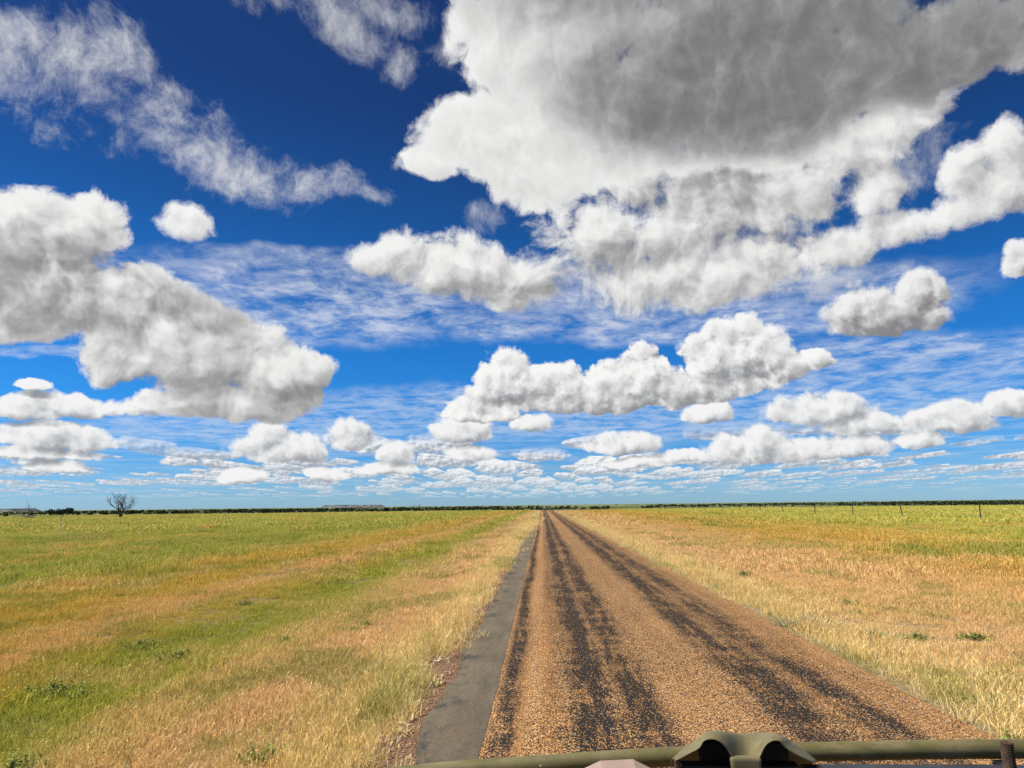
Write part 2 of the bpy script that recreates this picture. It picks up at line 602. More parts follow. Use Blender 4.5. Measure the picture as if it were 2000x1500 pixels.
def material(name):
    m = bpy.data.materials.new(name)
    m.use_nodes = True
    N = NT(m.node_tree)
    N.n.clear()
    out = N.new('ShaderNodeOutputMaterial')
    b = N.new('ShaderNodeBsdfPrincipled')
    N.l.new(b.outputs[0], out.inputs['Surface'])
    b.inputs['Roughness'].default_value = 0.9
    b.inputs['Specular IOR Level'].default_value = 0.2
    return m, N, b, out


def plain(name, rgb, rough=0.7, vary=0.25, scale=8.0, metal=0.0, spec=0.3, bump=0.0):
    m, N, b, out = material(name)
    g = N.new('ShaderNodeTexCoord')
    n = N.noise(g.outputs['Object'], scale, 5, 0.6)
    lo = tuple(c * (1 - vary) for c in rgb)
    hi = tuple(min(1, c * (1 + vary)) for c in rgb)
    N.put(b.inputs['Base Color'], N.mix(N.ramp(n, 0.3, 0.7), lo, hi))
    b.inputs['Roughness'].default_value = rough
    b.inputs['Metallic'].default_value = metal
    b.inputs['Specular IOR Level'].default_value = spec
    if bump:
        bn = N.new('ShaderNodeBump')
        bn.inputs['Strength'].default_value = bump
        bn.inputs['Distance'].default_value = 0.004
        N.put(bn.inputs['Height'], N.noise(g.outputs['Object'], scale * 9, 4, 0.6))
        N.l.new(bn.outputs[0], b.inputs['Normal'])
    return m


# ------------------------------------------------------------------ the lie of the land
ROAD_L, ROAD_R = -0.49, 3.47
CREST = 190.0


def sstep(a, b, x):
    t = min(1.0, max(0.0, (x - a) / (b - a)))
    return t * t * (3 - 2 * t)


def ground_z(x, y):
    d = math.hypot(x * 0.75, y)
    z = -8.0 * sstep(CREST, 720.0, d)
    out = sstep(0.6, 6.0, max(ROAD_L - 0.9 - x, x - ROAD_R))
    n = mnoise.noise((x * 0.035, y * 0.02, 3.1)) * 0.22 + mnoise.noise((x * 0.16, y * 0.09, 8.7)) * 0.06
    if d < 120:
        n += mnoise.noise((x * 1.1, y * 0.9, 4.4)) * 0.035
    z += out * n * (1 - sstep(200, 400, d))
    z -= 0.16 * math.exp(-((x + 5.0) / 1.3) ** 2) * (1 - sstep(150, 260, d))
    z -= 0.05 * sstep(0.0, 0.6, max(ROAD_L - 0.75 - x, x - ROAD_R - 0.1)) * (1 - sstep(300, 500, d))
    far = sstep(900, 2500, d)
    z += far * mnoise.noise((x * 0.0006, y * 0.0009, 1.7)) * 1.2
    return z


def field_colour(N, pos):
    """colour of the pasture by place: strips along the road, then patches of green, straw and rust"""
    x, y, z = N.sep(pos)
    st = N.v('MULTIPLY', pos, (0.30, 0.09, 0.0))
    wob = N.m('SUBTRACT', N.noise(st, 1.0, 4, 0.6, dims='2D'), 0.5)
    wob2 = N.m('SUBTRACT', N.noise(N.v('MULTIPLY', pos, (1.4, 0.7, 0)), 1.0, 3, 0.6, dims='2D'), 0.5)
    ax = N.m('ABSOLUTE', x)
    xw = N.m('ADD', x, N.m('ADD', N.m('MULTIPLY', wob, N.m('MULTIPLY_ADD', ax, 0.32, 0.5)), N.m('MULTIPLY', wob2, 0.9)))

    def strip(v, span, stops):
        r = N.new('ShaderNodeValToRGB')
        N.put(r.inputs[0], N.m('DIVIDE', v, span))
        e = r.color_ramp.elements
        while len(e) < len(stops):
            e.new(0.5)
        for el, (p, c) in zip(e, stops):
            el.position = min(1.0, p / span)
            el.color = (*c, 1)
        return r.outputs[0]
    left = strip(N.m('MULTIPLY', xw, -1.0), 40.0, [
        (0.9, (.80, .64, .34)), (1.7, (.76, .58, .30)), (2.6, (.72, .49, .27)), (3.6, (.62, .47, .20)), (4.5, (.40, .40, .075)), (5.3, (.36, .38, .06)),
        (6.2, (.52, .42, .09)), (7.1, (.68, .45, .20)), (7.7, (.62, .42, .15)), (8.6, (.54, .39, .08)), (11.0, (.58, .41, .09)), (12.5, (.48, .43, .10)), (15.0, (.36, .39, .07)), (36.0, (.44, .45, .10))])
    right = strip(xw, 46.0, [
        (3.4, (.70, .57, .29)), (4.6, (.72, .55, .29)), (6.0, (.74, .50, .27)), (8.5, (.70, .47, .23)), (11.5, (.64, .42, .15)), (15.0, (.60, .40, .09)),
        (21.0, (.56, .43, .10)), (26.0, (.47, .45, .09)), (44.0, (.47, .48, .10))])
    c = N.mix(N.m('GREATER_THAN', x, 1.5), left, right)
    gp = N.noise(N.v('MULTIPLY', pos, (0.16, 0.055, 0.0)), 1.0, 5, 0.62, dims='2D')
    far_x = N.ramp(ax, 6.0, 14.0)
    c = N.mix(N.m('MULTIPLY', N.ramp(gp, 0.55, 0.66), N.m('MULTIPLY_ADD', far_x, 0.55, 0.2)), c, (.27, .32, .06))
    sp = N.noise(N.v('ADD', N.v('MULTIPLY', pos, (0.22, 0.07, 0.0)), (31.0, 7.0, 0.0)), 1.0, 5, 0.62, dims='2D')
    c = N.mix(N.m('MULTIPLY', N.ramp(sp, 0.56, 0.68), N.m('MULTIPLY_ADD', far_x, 0.45, 0.3)), c, (.68, .45, .14))
    gs = N.noise(N.v('MULTIPLY', pos, (0.55, 0.30, 0.0)), 1.0, 5, 0.68, dims='2D')
    c = N.mix(N.ramp(gs, 0.50, 0.64, 0.0, 0.45), c, (.66, .47, .23))
    c = N.mix(N.ramp(gs, 0.36, 0.47, 0.55, 0.0), c, (.27, .29, .065))
    fp = N.noise(N.v('MULTIPLY', pos, (1.7, 1.2, 0)), 1.0, 4, 0.65, dims='2D')
    c = N.mix(N.ramp(fp, 0.56, 0.74, 0.0, 0.5), c, (.36, .36, .09))
    return c


# ground sheet
def ground_material():
    m, N, b, out = material('pasture_soil')
    g = N.new('ShaderNodeNewGeometry')
    pos = g.outputs['Position']
    x, y, z = N.sep(pos)
    c = field_colour(N, pos)
    grit = N.noise(pos, 9.0, 6, 0.7)
    c = N.mix(N.ramp(grit, 0.3, 0.7, 0.92, 0.5), c, (.13, .085, .045))
    # bare reddish dirt beside the seal
    dirt = N.m('MULTIPLY', N.ramp(N.m('MULTIPLY_ADD', N.noise(pos, 2.2, 5, 0.6), 0.7, x), -1.42, -1.05), N.ramp(x, 0.0, 0.5, 1.0, 0.0))
    dn = N.noise(pos, 30.0, 5, 0.7)
    c = N.mix(dirt, c, N.mix(N.ramp(dn, 0.3, 0.7), (.13, .07, .042), (.30, .185, .11)))
    # scrub plain beyond the rise
    d = N.v('LENGTH', N.v('MULTIPLY', pos, (0.75, 1.0, 0.0)))
    pl = N.noise(N.v('MULTIPLY', pos, (0.004, 0.0016, 0.0)), 1.0, 5, 0.6, dims='2D')
    plc = N.mix(N.ramp(pl, 0.42, 0.6), (.085, .10, .04), (.17, .18, .065))
    plc2 = N.mix(N.ramp(d, 2400, 4200), plc, (.17, .205, .09))
    c = N.mix(N.ramp(d, 280, 520), c, plc2)
    N.put(b.inputs['Base Color'], c)
    b.inputs['Roughness'].default_value = 1.0
    b.inputs['Specular IOR Level'].default_value = 0.05
    bn = N.new('ShaderNodeBump')
    bn.inputs['Strength'].default_value = 0.8
    bn.inputs['Distance'].default_value = 0.03
    N.put(bn.inputs['Height'], N.noise(pos, 14.0, 6, 0.7))
    N.l.new(bn.outputs[0], b.inputs['Normal'])
    return m


def axis(near, far, step, growth):
    a, s, out = 0.0, step, [0.0]
    while a < far:
        if a > near:
            s *= growth
        a += s
        out.append(a)
    return out


px_ax = axis(14, 16000, 0.7, 1.14)
xs = sorted([1.5 - v for v in px_ax[1:]] + [1.5 + v for v in px_ax])
ys = [-30.0, -20.0, -12.0, -6.0] + [v - 3.0 for v in axis(20, 17000, 0.9, 1.045)]
GV = [(x, y, ground_z(x, y)) for y in ys for x in xs]
nx = len(xs)
GF = [(j * nx + i, j * nx + i + 1, (j + 1) * nx + i + 1, (j + 1) * nx + i) for j in range(len(ys) - 1) for i in range(nx - 1)]
ground = tag(mesh_obj('ground', GV, GF, ground_material(), smooth=True), kind='structure')

# ------------------------------------------------------------------ road
RZ = 0.035


def road_material():
    m, N, b, out = material('worn_chip_seal')
    g = N.new('ShaderNodeNewGeometry')
    pos = g.outputs['Position']
    x, y, z = N.sep(pos)
    wob = N.m('MULTIPLY', N.m('SUBTRACT', N.noise(N.v('MULTIPLY', pos, (0.6, 0.16, 0)), 1.0, 3, 0.5, dims='2D'), 0.5), 0.20)
    xx = N.m('ADD', x, wob)
    acc = None
    for c0, wd, amp in ((-0.33, .075, 1.1), (0.12, .08, .5), (0.40, .17, 1.15), (0.82, .20, .95), (2.15, .24, 1.0), (2.70, .22, .85), (3.15, .12, .3), (1.35, .3, .2)):
        t = N.m('DIVIDE', N.m('SUBTRACT', xx, c0), wd)
        gss = N.m('MULTIPLY', N.m('EXPONENT', N.m('MULTIPLY', N.m('MULTIPLY', t, t), -0.5)), amp)
        acc = gss if acc is None else N.m('MAXIMUM', acc, gss)
    n1_ = N.noise(N.v('MULTIPLY', pos, (5.0, 0.38, 0)), 1.0, 5, 0.6, dims='2D')
    n2_ = N.noise(N.v('MULTIPLY', pos, (9.0, 1.9, 0)), 1.0, 5, 0.65, dims='2D')
    n3_ = N.noise(N.v('ADD', N.v('MULTIPLY', pos, (0.9, 2.4, 0)), (5.0, 1.0, 0)), 1.0, 4, 0.6, dims='2D')
    wear = N.m('MULTIPLY', acc, N.ramp(N.m('ADD', N.m('MULTIPLY', n1_, 0.6), N.m('ADD', N.m('MULTIPLY', n2_, 0.45), N.m('MULTIPLY', n3_, 0.35))), 0.48, 0.84, 0.35, 1.15))
    patchy = N.m('MULTIPLY', N.ramp(n3_, 0.62, 0.72), N.m('MULTIPLY', N.ramp(n2_, 0.45, 0.6), N.ramp(x, 1.6, 2.2, 0.1, 0.55)))
    wear = N.m('MINIMUM', N.m('MAXIMUM', wear, patchy), 0.90)
    # chips: pale orange stones, lost where the wheels have worn down to the bitumen
    vo = N.voronoi(pos, 95.0, dims='3D')
    r1, r2, r3 = N.sep(vo.outputs['Color'])
    dist = vo.outputs['Distance']
    left_over = N.m('GREATER_THAN', r1, N.m('MULTIPLY_ADD', wear, 0.92, 0.06))
    stone = N.m('MULTIPLY', left_over, N.ramp(dist, 0.44, 0.62, 1.0, 0.0))
    vo2 = N.voronoi(pos, 38.0, dims='3D')
    q1, q2, q3 = N.sep(vo2.outputs['Color'])
    stone = N.m('MAXIMUM', stone, N.m('MULTIPLY', N.m('GREATER_THAN', q1, N.m('MULTIPLY_ADD', wear, 0.6, 0.52)), N.ramp(vo2.outputs['Distance'], 0.30, 0.42, 1.0, 0.0)))
    sc = N.mix(r2, (.48, .205, .060), (.88, .48, .185))
    sc = N.mix(N.ramp(r3, 0.78, 0.95), sc, (.90, .66, .36))
    bit = N.mix(N.noise(pos, 40.0, 3, 0.6), (.016, .015, .014), (.040, .035, .031))
    dust = N.ramp(N.noise(N.v('MULTIPLY', pos, (1.2, .3, 0)), 1.0, 4, 0.6, dims='2D'), 0.4, 0.7, 0.05, 0.35)
    bit = N.mix(N.m('MULTIPLY', dust, N.m('SUBTRACT', 1.0, N.m('MINIMUM', wear, 1.0))), bit, (.33, .18, .085))
    N.put(b.inputs['Base Color'], N.mix(stone, bit, sc))
    b.inputs['Roughness'].default_value = 0.95
    b.inputs['Specular IOR Level'].default_value = 0.06
    bn = N.new('ShaderNodeBump')
    bn.inputs['Strength'].default_value = 0.9
    bn.inputs['Distance'].default_value = 0.006
    N.put(bn.inputs['Height'], N.m('MULTIPLY', stone, N.m('SUBTRACT', 1.0, dist)))
    N.l.new(bn.outputs[0], b.inputs['Normal'])
    return m


def patch_material():
    m, N, b, out = material('grey_bitumen_patch')
    g = N.new('ShaderNodeNewGeometry')
    pos = g.outputs['Position']
    n = N.noise(N.v('MULTIPLY', pos, (3.0, 0.8, 1)), 1.0, 5, 0.6)
    f = N.noise(pos, 52.0, 6, 0.8)
    c = N.mix(N.ramp(n, 0.35, 0.65), (.088, .072, .050), (.150, .122, .083))
    c = N.mix(N.ramp(f, 0.35, 0.7, 0.0, 0.5), c, (.30, .24, .16))
    c = N.mix(N.ramp(f, 0.25, 0.42, 0.8, 0.0), c, (.045, .040, .033))
    # brown dust and a rubbed dark line
    x, y, z = N.sep(pos)
    c = N.mix(N.ramp(N.noise(N.v('MULTIPLY', pos, (1.3, .35, 1)), 1.7, 5, 0.6), 0.5, 0.72, 0.0, 0.5), c, (.20, .135, .085))
    c = N.mix(N.m('MULTIPLY', N.ramp(N.noise(N.v('MULTIPLY', pos, (2.0, .9, 1)), 1.4, 5, 0.65), 0.5, 0.62), N.ramp(x, -0.92, -0.62, 0.95, 0.15)), c, (.06, .055, .05))
    N.put(b.inputs['Base Color'], c)
    b.inputs['Roughness'].default_value = 0.85
    bn = N.new('ShaderNodeBump')
    bn.inputs['Strength'].default_value = 0.9
    bn.inputs['Distance'].default_value = 0.009
    N.put(bn.inputs['Height'], N.m('ADD', N.noise(pos, 70.0, 5, 0.8), N.m('MULTIPLY', N.noise(pos, 9.0, 4, 0.6), 2.5)))
    N.l.new(bn.outputs[0], b.inputs['Normal'])
    return m


def strip_mesh(name, left, right, ylist, z_top, mat, cols=8, skirt=0.08):
    V, F = [], []
    n = cols + 3
    for y in ylist:
        l, r = left(y), right(y)
        gz = ground_z((l + r) / 2, y)
        V.append((l - 0.015, y, gz - skirt))
        for i in range(cols + 1):
            x = l + (r - l) * i / cols
            V.append((x, y, gz + z_top(i / cols)))
        V.append((r + 0.03, y, gz - skirt))
    for j in range(len(ylist) - 1):
        for i in range(n - 1):
            F.append((j * n + i, j * n + i + 1, (j + 1) * n + i + 1, (j + 1) * n + i))
    return mesh_obj(name, V, F, mat, smooth=False)


def edge_r(y):
    return ROAD_R + 0.05 * mnoise.noise((y * 0.35, 2.0, 0)) + 0.03 * mnoise.noise((y * 1.7, 5.0, 0)) + 0.015 * mnoise.noise((y * 6.0, 9.0, 0))


def edge_seal_l(y):
    return ROAD_L - 0.06


def edge_patch_l(y):
    w = -0.98 + 0.10 * mnoise.noise((y * 0.16, 1.0, 4)) + 0.075 * mnoise.noise((y * 0.55, 7.0, 4)) + 0.055 * mnoise.noise((y * 1.9, 3.0, 4)) + 0.03 * mnoise.noise((y * 6, 3.0, 4)) + 0.014 * mnoise.noise((y * 17, 6.0, 4))
    return w + 0.42 * sstep(38, 64, y)


def edge_patch_r(y):
    return ROAD_L + 0.03 * mnoise.noise((y * 0.3, 2.0, 9)) + 0.02 * mnoise.noise((y * 1.5, 2.0, 9)) - 0.03 * sstep(50, 64, y)


road_y = [-14, -9, -5, -2] + [v for v in axis(60, 6000, 0.16, 1.035)]
road = tag(strip_mesh('road', edge_seal_l, edge_r, road_y, lambda t: RZ + 0.05 * math.sin(math.pi * t), road_material()), kind='structure')
patch_y = [-14, -9, -5, -2] + [0.06 * i for i in range(340)] + [20.4 + 0.14 * i for i in range(312)]
patch = tag(strip_mesh('road_edge_patch', edge_patch_l, edge_patch_r, patch_y, lambda t: RZ + 0.006 + 0.012 * math.sin(math.pi * min(1, t * 1.2)), patch_material(), 6), kind='structure')
# ------------------------------------------------------------------ grass
def grass_material():
    m, N, b, out = material('pasture_grass')
    N.n.remove(b)
    g = N.new('ShaderNodeNewGeometry')
    pos = g.outputs['Position']
    c = field_colour(N, pos)
    at = N.new('ShaderNodeAttribute')
    at.attribute_name = 'blade'
    v, tip, kind = N.sep(at.outputs['Vector'])
    # single blades: some greener and darker, some bleached
    c = N.mix(N.ramp(v, 0.0, 0.38, 0.75, 0.0), c, N.mult(c, (.26, .36, .22)))
    c = N.mix(N.ramp(v, 0.62, 1.0, 0.0, 0.7), c, N.mix(0.25, N.mult(c, (1.5, 1.42, 1.15)), (.85, .68, .34)))
    c = N.mix(N.m('MULTIPLY', N.ramp(tip, 0.3, 1.0), 0.35), c, N.mult(c, (1.35, 1.32, 1.25)))
    c = N.v('MULTIPLY', c, (1.22, 1.18, 1.10))
    d1 = N.new('ShaderNodeBsdfDiffuse')
    d2 = N.new('ShaderNodeBsdfTranslucent')
    N.put(d1.inputs[0], c)
    N.put(d2.inputs[0], c)
    mx = N.new('ShaderNodeMixShader')
    mx.inputs[0].default_value = 0.22
    N.l.new(d1.outputs[0], mx.inputs[1])
    N.l.new(d2.outputs[0], mx.inputs[2])
    N.l.new(mx.outputs[0], out.inputs['Surface'])
    return m


GRASS = grass_material()


def grass_patch(name, size, n, h0, h1, w, lean, seed, flat=0.0, seed_heads=0.0, clumps=0, crad=0.12):
    r = np.random.default_rng(seed)
    if clumps:
        cc = r.uniform(-size / 2, size / 2, (clumps, 2))
        base = cc[r.integers(0, clumps, n)] + r.normal(0, crad, (n, 2))
    else:
        base = r.uniform(-size / 2, size / 2, (n, 2))
    ang = r.uniform(0, 2 * np.pi, n)
    L = r.uniform(h0, h1, n) * r.uniform(0.75, 1.25, n)
    ln = np.abs(r.normal(0, lean, n)) + flat
    d = np.stack([np.cos(ang), np.sin(ang)], 1)
    # a blade: base, bent middle, drooping tip
    a1 = np.clip(ln, 0, 1.45)
    a2 = np.clip(ln + r.uniform(0.1, 0.9, n), 0, 1.9)
    mid = np.concatenate([base + d * (np.sin(a1) * L * 0.55)[:, None], (np.cos(a1) * L * 0.55)[:, None]], 1)
    tip = mid + np.concatenate([d * (np.sin(a2) * L * 0.5)[:, None], (np.cos(a2) * L * 0.5)[:, None]], 1)
    tip[:, 2] = np.maximum(tip[:, 2], 0.006)
    fa = r.uniform(0, 2 * np.pi, n)
    side = np.stack([np.cos(fa), np.sin(fa), np.zeros(n)], 1) * (w * r.uniform(0.6, 1.3, n))[:, None] * 0.5
    b3 = np.concatenate([base, np.full((n, 1), -0.01)], 1)
    V = np.stack([b3 - side, b3 + side, mid + side, mid - side, tip], 1).reshape(-1, 3)
    i0 = np.arange(n) * 5
    tri = np.stack([np.stack([i0, i0 + 1, i0 + 2], 1), np.stack([i0, i0 + 2, i0 + 3], 1), np.stack([i0 + 3, i0 + 2, i0 + 4], 1)], 1).reshape(-1, 3)
    var = np.repeat(r.uniform(0, 1, n), 5)
    tp = np.tile(np.array([0, 0, .55, .55, 1.0]), n)
    attr = np.stack([var, tp, np.zeros_like(var)], 1)
    if seed_heads:
        k = int(n * seed_heads)
        idx = r.choice(n, k, replace=False)
        t = tip[idx]
        s = w * 1.15
        up = np.array([0, 0, L.mean() * 0.25])
        dd = np.concatenate([d[idx], np.zeros((k, 1))], 1)
        q = np.stack([t - dd * s - up * .4, t + side[idx] * 1.7, t + dd * s * 2 + up * .5, t - side[idx] * 1.7], 1).reshape(-1, 3)
        j0 = len(V) + np.arange(k) * 4
        tri = np.concatenate([tri, np.stack([np.stack([j0, j0 + 1, j0 + 2], 1), np.stack([j0, j0 + 2, j0 + 3], 1)], 1).reshape(-1, 3)])
        V = np.concatenate([V, q])
        attr = np.concatenate([attr, np.tile([[0.97, 1.0, 1.0]], (k * 4, 1))])
    me = bpy.data.meshes.new(name)
    me.vertices.add(len(V))
    me.vertices.foreach_set('co', V.astype(np.float32).ravel())
    me.loops.add(len(tri) * 3)
    me.loops.foreach_set('vertex_index', tri.astype(np.int32).ravel())
    me.polygons.add(len(tri))
    me.polygons.foreach_set('loop_start', np.arange(0, len(tri) * 3, 3, dtype=np.int32))
    me.update(calc_edges=True)
    a = me.attributes.new('blade', 'FLOAT_VECTOR', 'POINT')
    a.data.foreach_set('vector', attr.astype(np.float32).ravel())
    me.materials.append(GRASS)
    return bpy.data.objects.new(name, me)


def scatter(name, protos, pts, label, cat):
    """pts: x, y, z, rotation, scale, which proto"""
    pc = bpy.data.collections.new(name + '_sorts')
    for p in protos:
        pc.objects.link(p)
    pts = np.asarray(pts, dtype=np.float32)
    me = bpy.data.meshes.new(name)
    me.vertices.add(len(pts))
    me.vertices.foreach_set('co', pts[:, :3].ravel())
    for an, k in (('turn', 3), ('size', 4)):
        a = me.attributes.new(an, 'FLOAT', 'POINT')
        a.data.foreach_set('value', np.ascontiguousarray(pts[:, k]))
    a = me.attributes.new('sort', 'INT', 'POINT')
    a.data.foreach_set('value', pts[:, 5].astype(np.int32))
    o = bpy.data.objects.new(name, me)
    link(o)
    t = bpy.data.node_groups.new(name, 'GeometryNodeTree')
    t.interface.new_socket('Geometry', in_out='INPUT', socket_type='NodeSocketGeometry')
    t.interface.new_socket('Geometry', in_out='OUTPUT', socket_type='NodeSocketGeometry')
    gi, go = t.nodes.new('NodeGroupInput'), t.nodes.new('NodeGroupOutput')
    ip = t.nodes.new('GeometryNodeInstanceOnPoints')
    ci = t.nodes.new('GeometryNodeCollectionInfo')
    ci.inputs['Collection'].default_value = pc
    ci.inputs['Separate Children'].default_value = True
    ci.inputs['Reset Children'].default_value = True

    def attr(an, ty):
        n = t.nodes.new('GeometryNodeInputNamedAttribute')
        n.data_type = ty
        n.inputs['Name'].default_value = an
        return n.outputs['Attribute']
    cx = t.nodes.new('ShaderNodeCombineXYZ')
    t.links.new(attr('turn', 'FLOAT'), cx.inputs[2])
    t.links.new(gi.outputs[0], ip.inputs['Points'])
    t.links.new(ci.outputs[0], ip.inputs['Instance'])
    ip.inputs['Pick Instance'].default_value = True
    t.links.new(attr('sort', 'INT'), ip.inputs['Instance Index'])
    t.links.new(cx.outputs[0], ip.inputs['Rotation'])
    t.links.new(attr('size', 'FLOAT'), ip.inputs['Scale'])
    t.links.new(ip.outputs[0], go.inputs[0])
    md = o.modifiers.new('scatter', 'NODES')
    md.node_group = t
    tag(o, label, cat, kind='stuff')
    return o


def clear_l(y):
    """where the grass starts left of the road"""
    return -1.24 + 0.32 * mnoise.noise((y * 0.5, 4.0, 0)) + 0.22 * mnoise.noise((y * 1.9, 8.0, 0)) + 0.42 * sstep(45, 65, y)


def clear_r(y):
    return ROAD_R + 0.10 + 0.08 * mnoise.noise((y * 0.9, 14.0, 0))


def spread(d0, d1, cell, side_margin, sorts, sc=(0.85, 1.2), wide=0.86, tall=None):
    out = []
    y = d0 * 0.72
    while y < d1:
        hw = y * wide + 4.0
        x = -hw
        while x < hw + 3:
            px, py = x + rng.uniform(-.5, .5) * cell, y + rng.uniform(-.5, .5) * cell
            d = math.hypot(px * 0.9, py)
            x += cell
            if not (d0 <= d < d1):
                continue
            if clear_l(py) - side_margin < px < clear_r(py) + side_margin:
                continue
            k = rng.choice(sorts) if tall is None else tall(px, py)
            if k is None:
                continue
            lump = 0.80 + 0.75 * (mnoise.noise((px * 1.3, py * 0.9, 3.3)) + 0.5 * mnoise.noise((px * .35, py * .25, 1.3)))
            out.append((px, py, ground_z(px, py), rng.uniform(0, 6.28), rng.uniform(*sc) * min(1.35, max(.55, lump + .2)), k))
        y += cell
    return out


def edge_rows(d0, d1, cell, rowsN, width, sorts, sc, margin):
    out = []
    y = d0
    while y < d1:
        for side in (-1, 1):
            for k in range(rowsN):
                py = y + rng.uniform(-.5, .5) * cell
                off = margin + width * (k + rng.random()) / rowsN
                px = clear_l(py) - off if side < 0 else clear_r(py) + off + (.20 if y < 24 else .25)
                out.append((px, py, ground_z(px, py), rng.uniform(0, 6.28), rng.uniform(*sc), rng.choice(sorts)))
        y += cell
    return out


near_sorts = [grass_patch('turf_near', 0.62, 950, .025, .095, .0046, 0.85, 100 + i, clumps=38, crad=0.06, seed_heads=.05) for i in range(4)]
tall_sorts = [grass_patch('tussock_near', 0.5, 320, .08, .22, .0052, 0.6, 120 + i, clumps=8, crad=0.06, seed_heads=0.12) for i in range(3)]
pts = spread(2.0, 20.0, 0.38, 0.20, [0, 1, 2, 3])
pts += edge_rows(3.0, 24.0, 0.26, 2, 0.6, [4, 5, 6], (0.7, 1.25), 0.04)
pts += [p for p in spread(2.0, 20.0, 1.5, 0.4, [4, 5, 6], (0.5, 0.9)) if mnoise.noise((p[0] * .4, p[1] * .3, 2)) > 0.0]
scatter('verge_grass', near_sorts + tall_sorts, pts, 'short matted straw and green grass covering both roadsides', 'grass')
mid_sorts = [grass_patch('turf_mid', 1.6, 1100, .05, .15, .012, 0.8, 140 + i, clumps=30, crad=0.14) for i in range(3)]
midtall = [grass_patch('tussock_mid', 1.3, 620, .10, .26, .011, 0.75, 150 + i, clumps=9, crad=0.12, seed_heads=0.10) for i in range(3)]


def mid_kind(x, y):
    green = x < -12.5 or x > 25.0
    n = mnoise.noise((x * .18, y * .12, 5.5))
    if green:
        return rng.choice([3, 4, 5]) if n > -0.25 else rng.choice([0, 1, 2])
    return rng.choice([3, 4, 5]) if n > 0.38 else rng.choice([0, 1, 2])


pts = spread(20.0, 64.0, 1.05, 0.75, None, (0.8, 1.2), tall=mid_kind)
pts += edge_rows(20.0, 90.0, 0.55, 2, 0.9, [0, 1, 2, 3, 4, 5], (0.55, 1.0), 0.10)
scatter('meadow_grass', mid_sorts + midtall, pts, 'rust, straw and green pasture grass in the middle distance', 'grass')
far_sorts = [grass_patch('turf_far', 4.2, 1100, .07, .20, .038, 0.75, 160 + i, clumps=45, crad=0.3) for i in range(3)]
fartall = [grass_patch('tussock_far', 4.0, 900, .14, .36, .038, 0.6, 170 + i, clumps=18, crad=0.3, seed_heads=0.08) for i in range(3)]
pts = spread(64.0, 285.0, 2.9, 2.0, None, (0.8, 1.2), wide=0.80, tall=mid_kind)
pts += edge_rows(80.0, 285.0, 1.0, 2, 1.9, [0, 1, 2], (0.35, 0.5), 0.2)
scatter('pasture_grass', far_sorts + fartall, pts, 'green-gold pasture grass running out to the brow of the rise', 'grass')
# ------------------------------------------------------------------ stones and dry litter on the bare shoulder
def stuff_mesh(name, V, F, mat, label, cat):
    o = mesh_obj(name, V, F, mat)
    return tag(o, label, cat, kind='stuff')


def shoulder_stones():
    G = Geo()
    for i in range(5200):
        y = 3.0 + 30 * (rng.random() ** 1.9)
        x = edge_patch_l(y) - 0.03 - abs(rng.gauss(0, 0.2))
        on = rng.random() < .10
        if on:
            x = edge_patch_l(y) + abs(rng.gauss(0, .2))
            if x > ROAD_L - .03:
                continue
        r = rng.uniform(0.005, 0.017) * (.6 if on else 1) * (1.7 if rng.random() < 0.06 else 1)
        z = ground_z(x, y) + (RZ + .012 if on else 0)
        ph = rng.uniform(0, 6.28)
        ring = [(x + r * rng.uniform(.8, 1.2) * math.cos(ph + k * 1.257), y + r * rng.uniform(.8, 1.2) * math.sin(ph + k * 1.257), z + r * 0.25) for k in range(5)]
        top = (x + rng.uniform(-.3, .3) * r, y + rng.uniform(-.3, .3) * r, z + r * rng.uniform(.7, 1.0))
        low = [(a, b, z - 0.01) for a, b, _ in ring]
        G.add(ring + [top] + low, [(k, (k + 1) % 5, 5) for k in range(5)] + [(6 + k, 6 + (k + 1) % 5, (k + 1) % 5, k) for k in range(5)])
    stuff_mesh('shoulder_gravel', G.v, G.f, plain('red_brown_gravel', (.32, .20, .125), 0.95, 0.65, 60.0), 'loose red-brown gravel on the bare strip beside the patch', 'gravel')


def straw_litter():
    V, F = [], []
    for i in range(1100):
        y = 3.4 + 13 * (rng.random() ** 1.6)
        x = edge_patch_l(y) - 0.12 - abs(rng.gauss(0, 0.22))
        if mnoise.noise((x * 2.0, y * 1.3, 6)) < -0.05:
            continue
        a, L, w = rng.uniform(0, 6.28), rng.uniform(.04, .13), rng.uniform(.004, .009)
        z = ground_z(x, y) + 0.006
        dx, dy = math.cos(a), math.sin(a)
        b0 = len(V)
        for t, h in ((0, 0.0), (.5, rng.uniform(.01, .045)), (1, rng.uniform(0, .02))):
            bend = t * t * rng.uniform(-.4, .4)
            cx, cy = x + dx * L * t - dy * L * bend, y + dy * L * t + dx * L * bend
            V += [(cx - dy * w, cy + dx * w, z + h), (cx + dy * w, cy - dx * w, z + h + .004)]
        F += [(b0, b0 + 1, b0 + 3, b0 + 2), (b0 + 2, b0 + 3, b0 + 5, b0 + 4)]
    stuff_mesh('straw_litter', V, F, plain('bleached_straw', (.62, .49, .28), 0.9, 0.35, 40.0), 'bleached curled straw lying on the bare dirt strip', 'straw')


shoulder_stones()
straw_litter()

# ------------------------------------------------------------------ weeds
LEAF = plain('weed_leaf', (.33, .38, .09), 0.8, 0.45, 14.0, spec=0.1)
LEAF_GREY = plain('grey_weed_leaf', (.30, .30, .17), 0.8, 0.35, 14.0)
STEM = plain('weed_stem', (.22, .20, .10), 0.9, 0.3, 20.0)


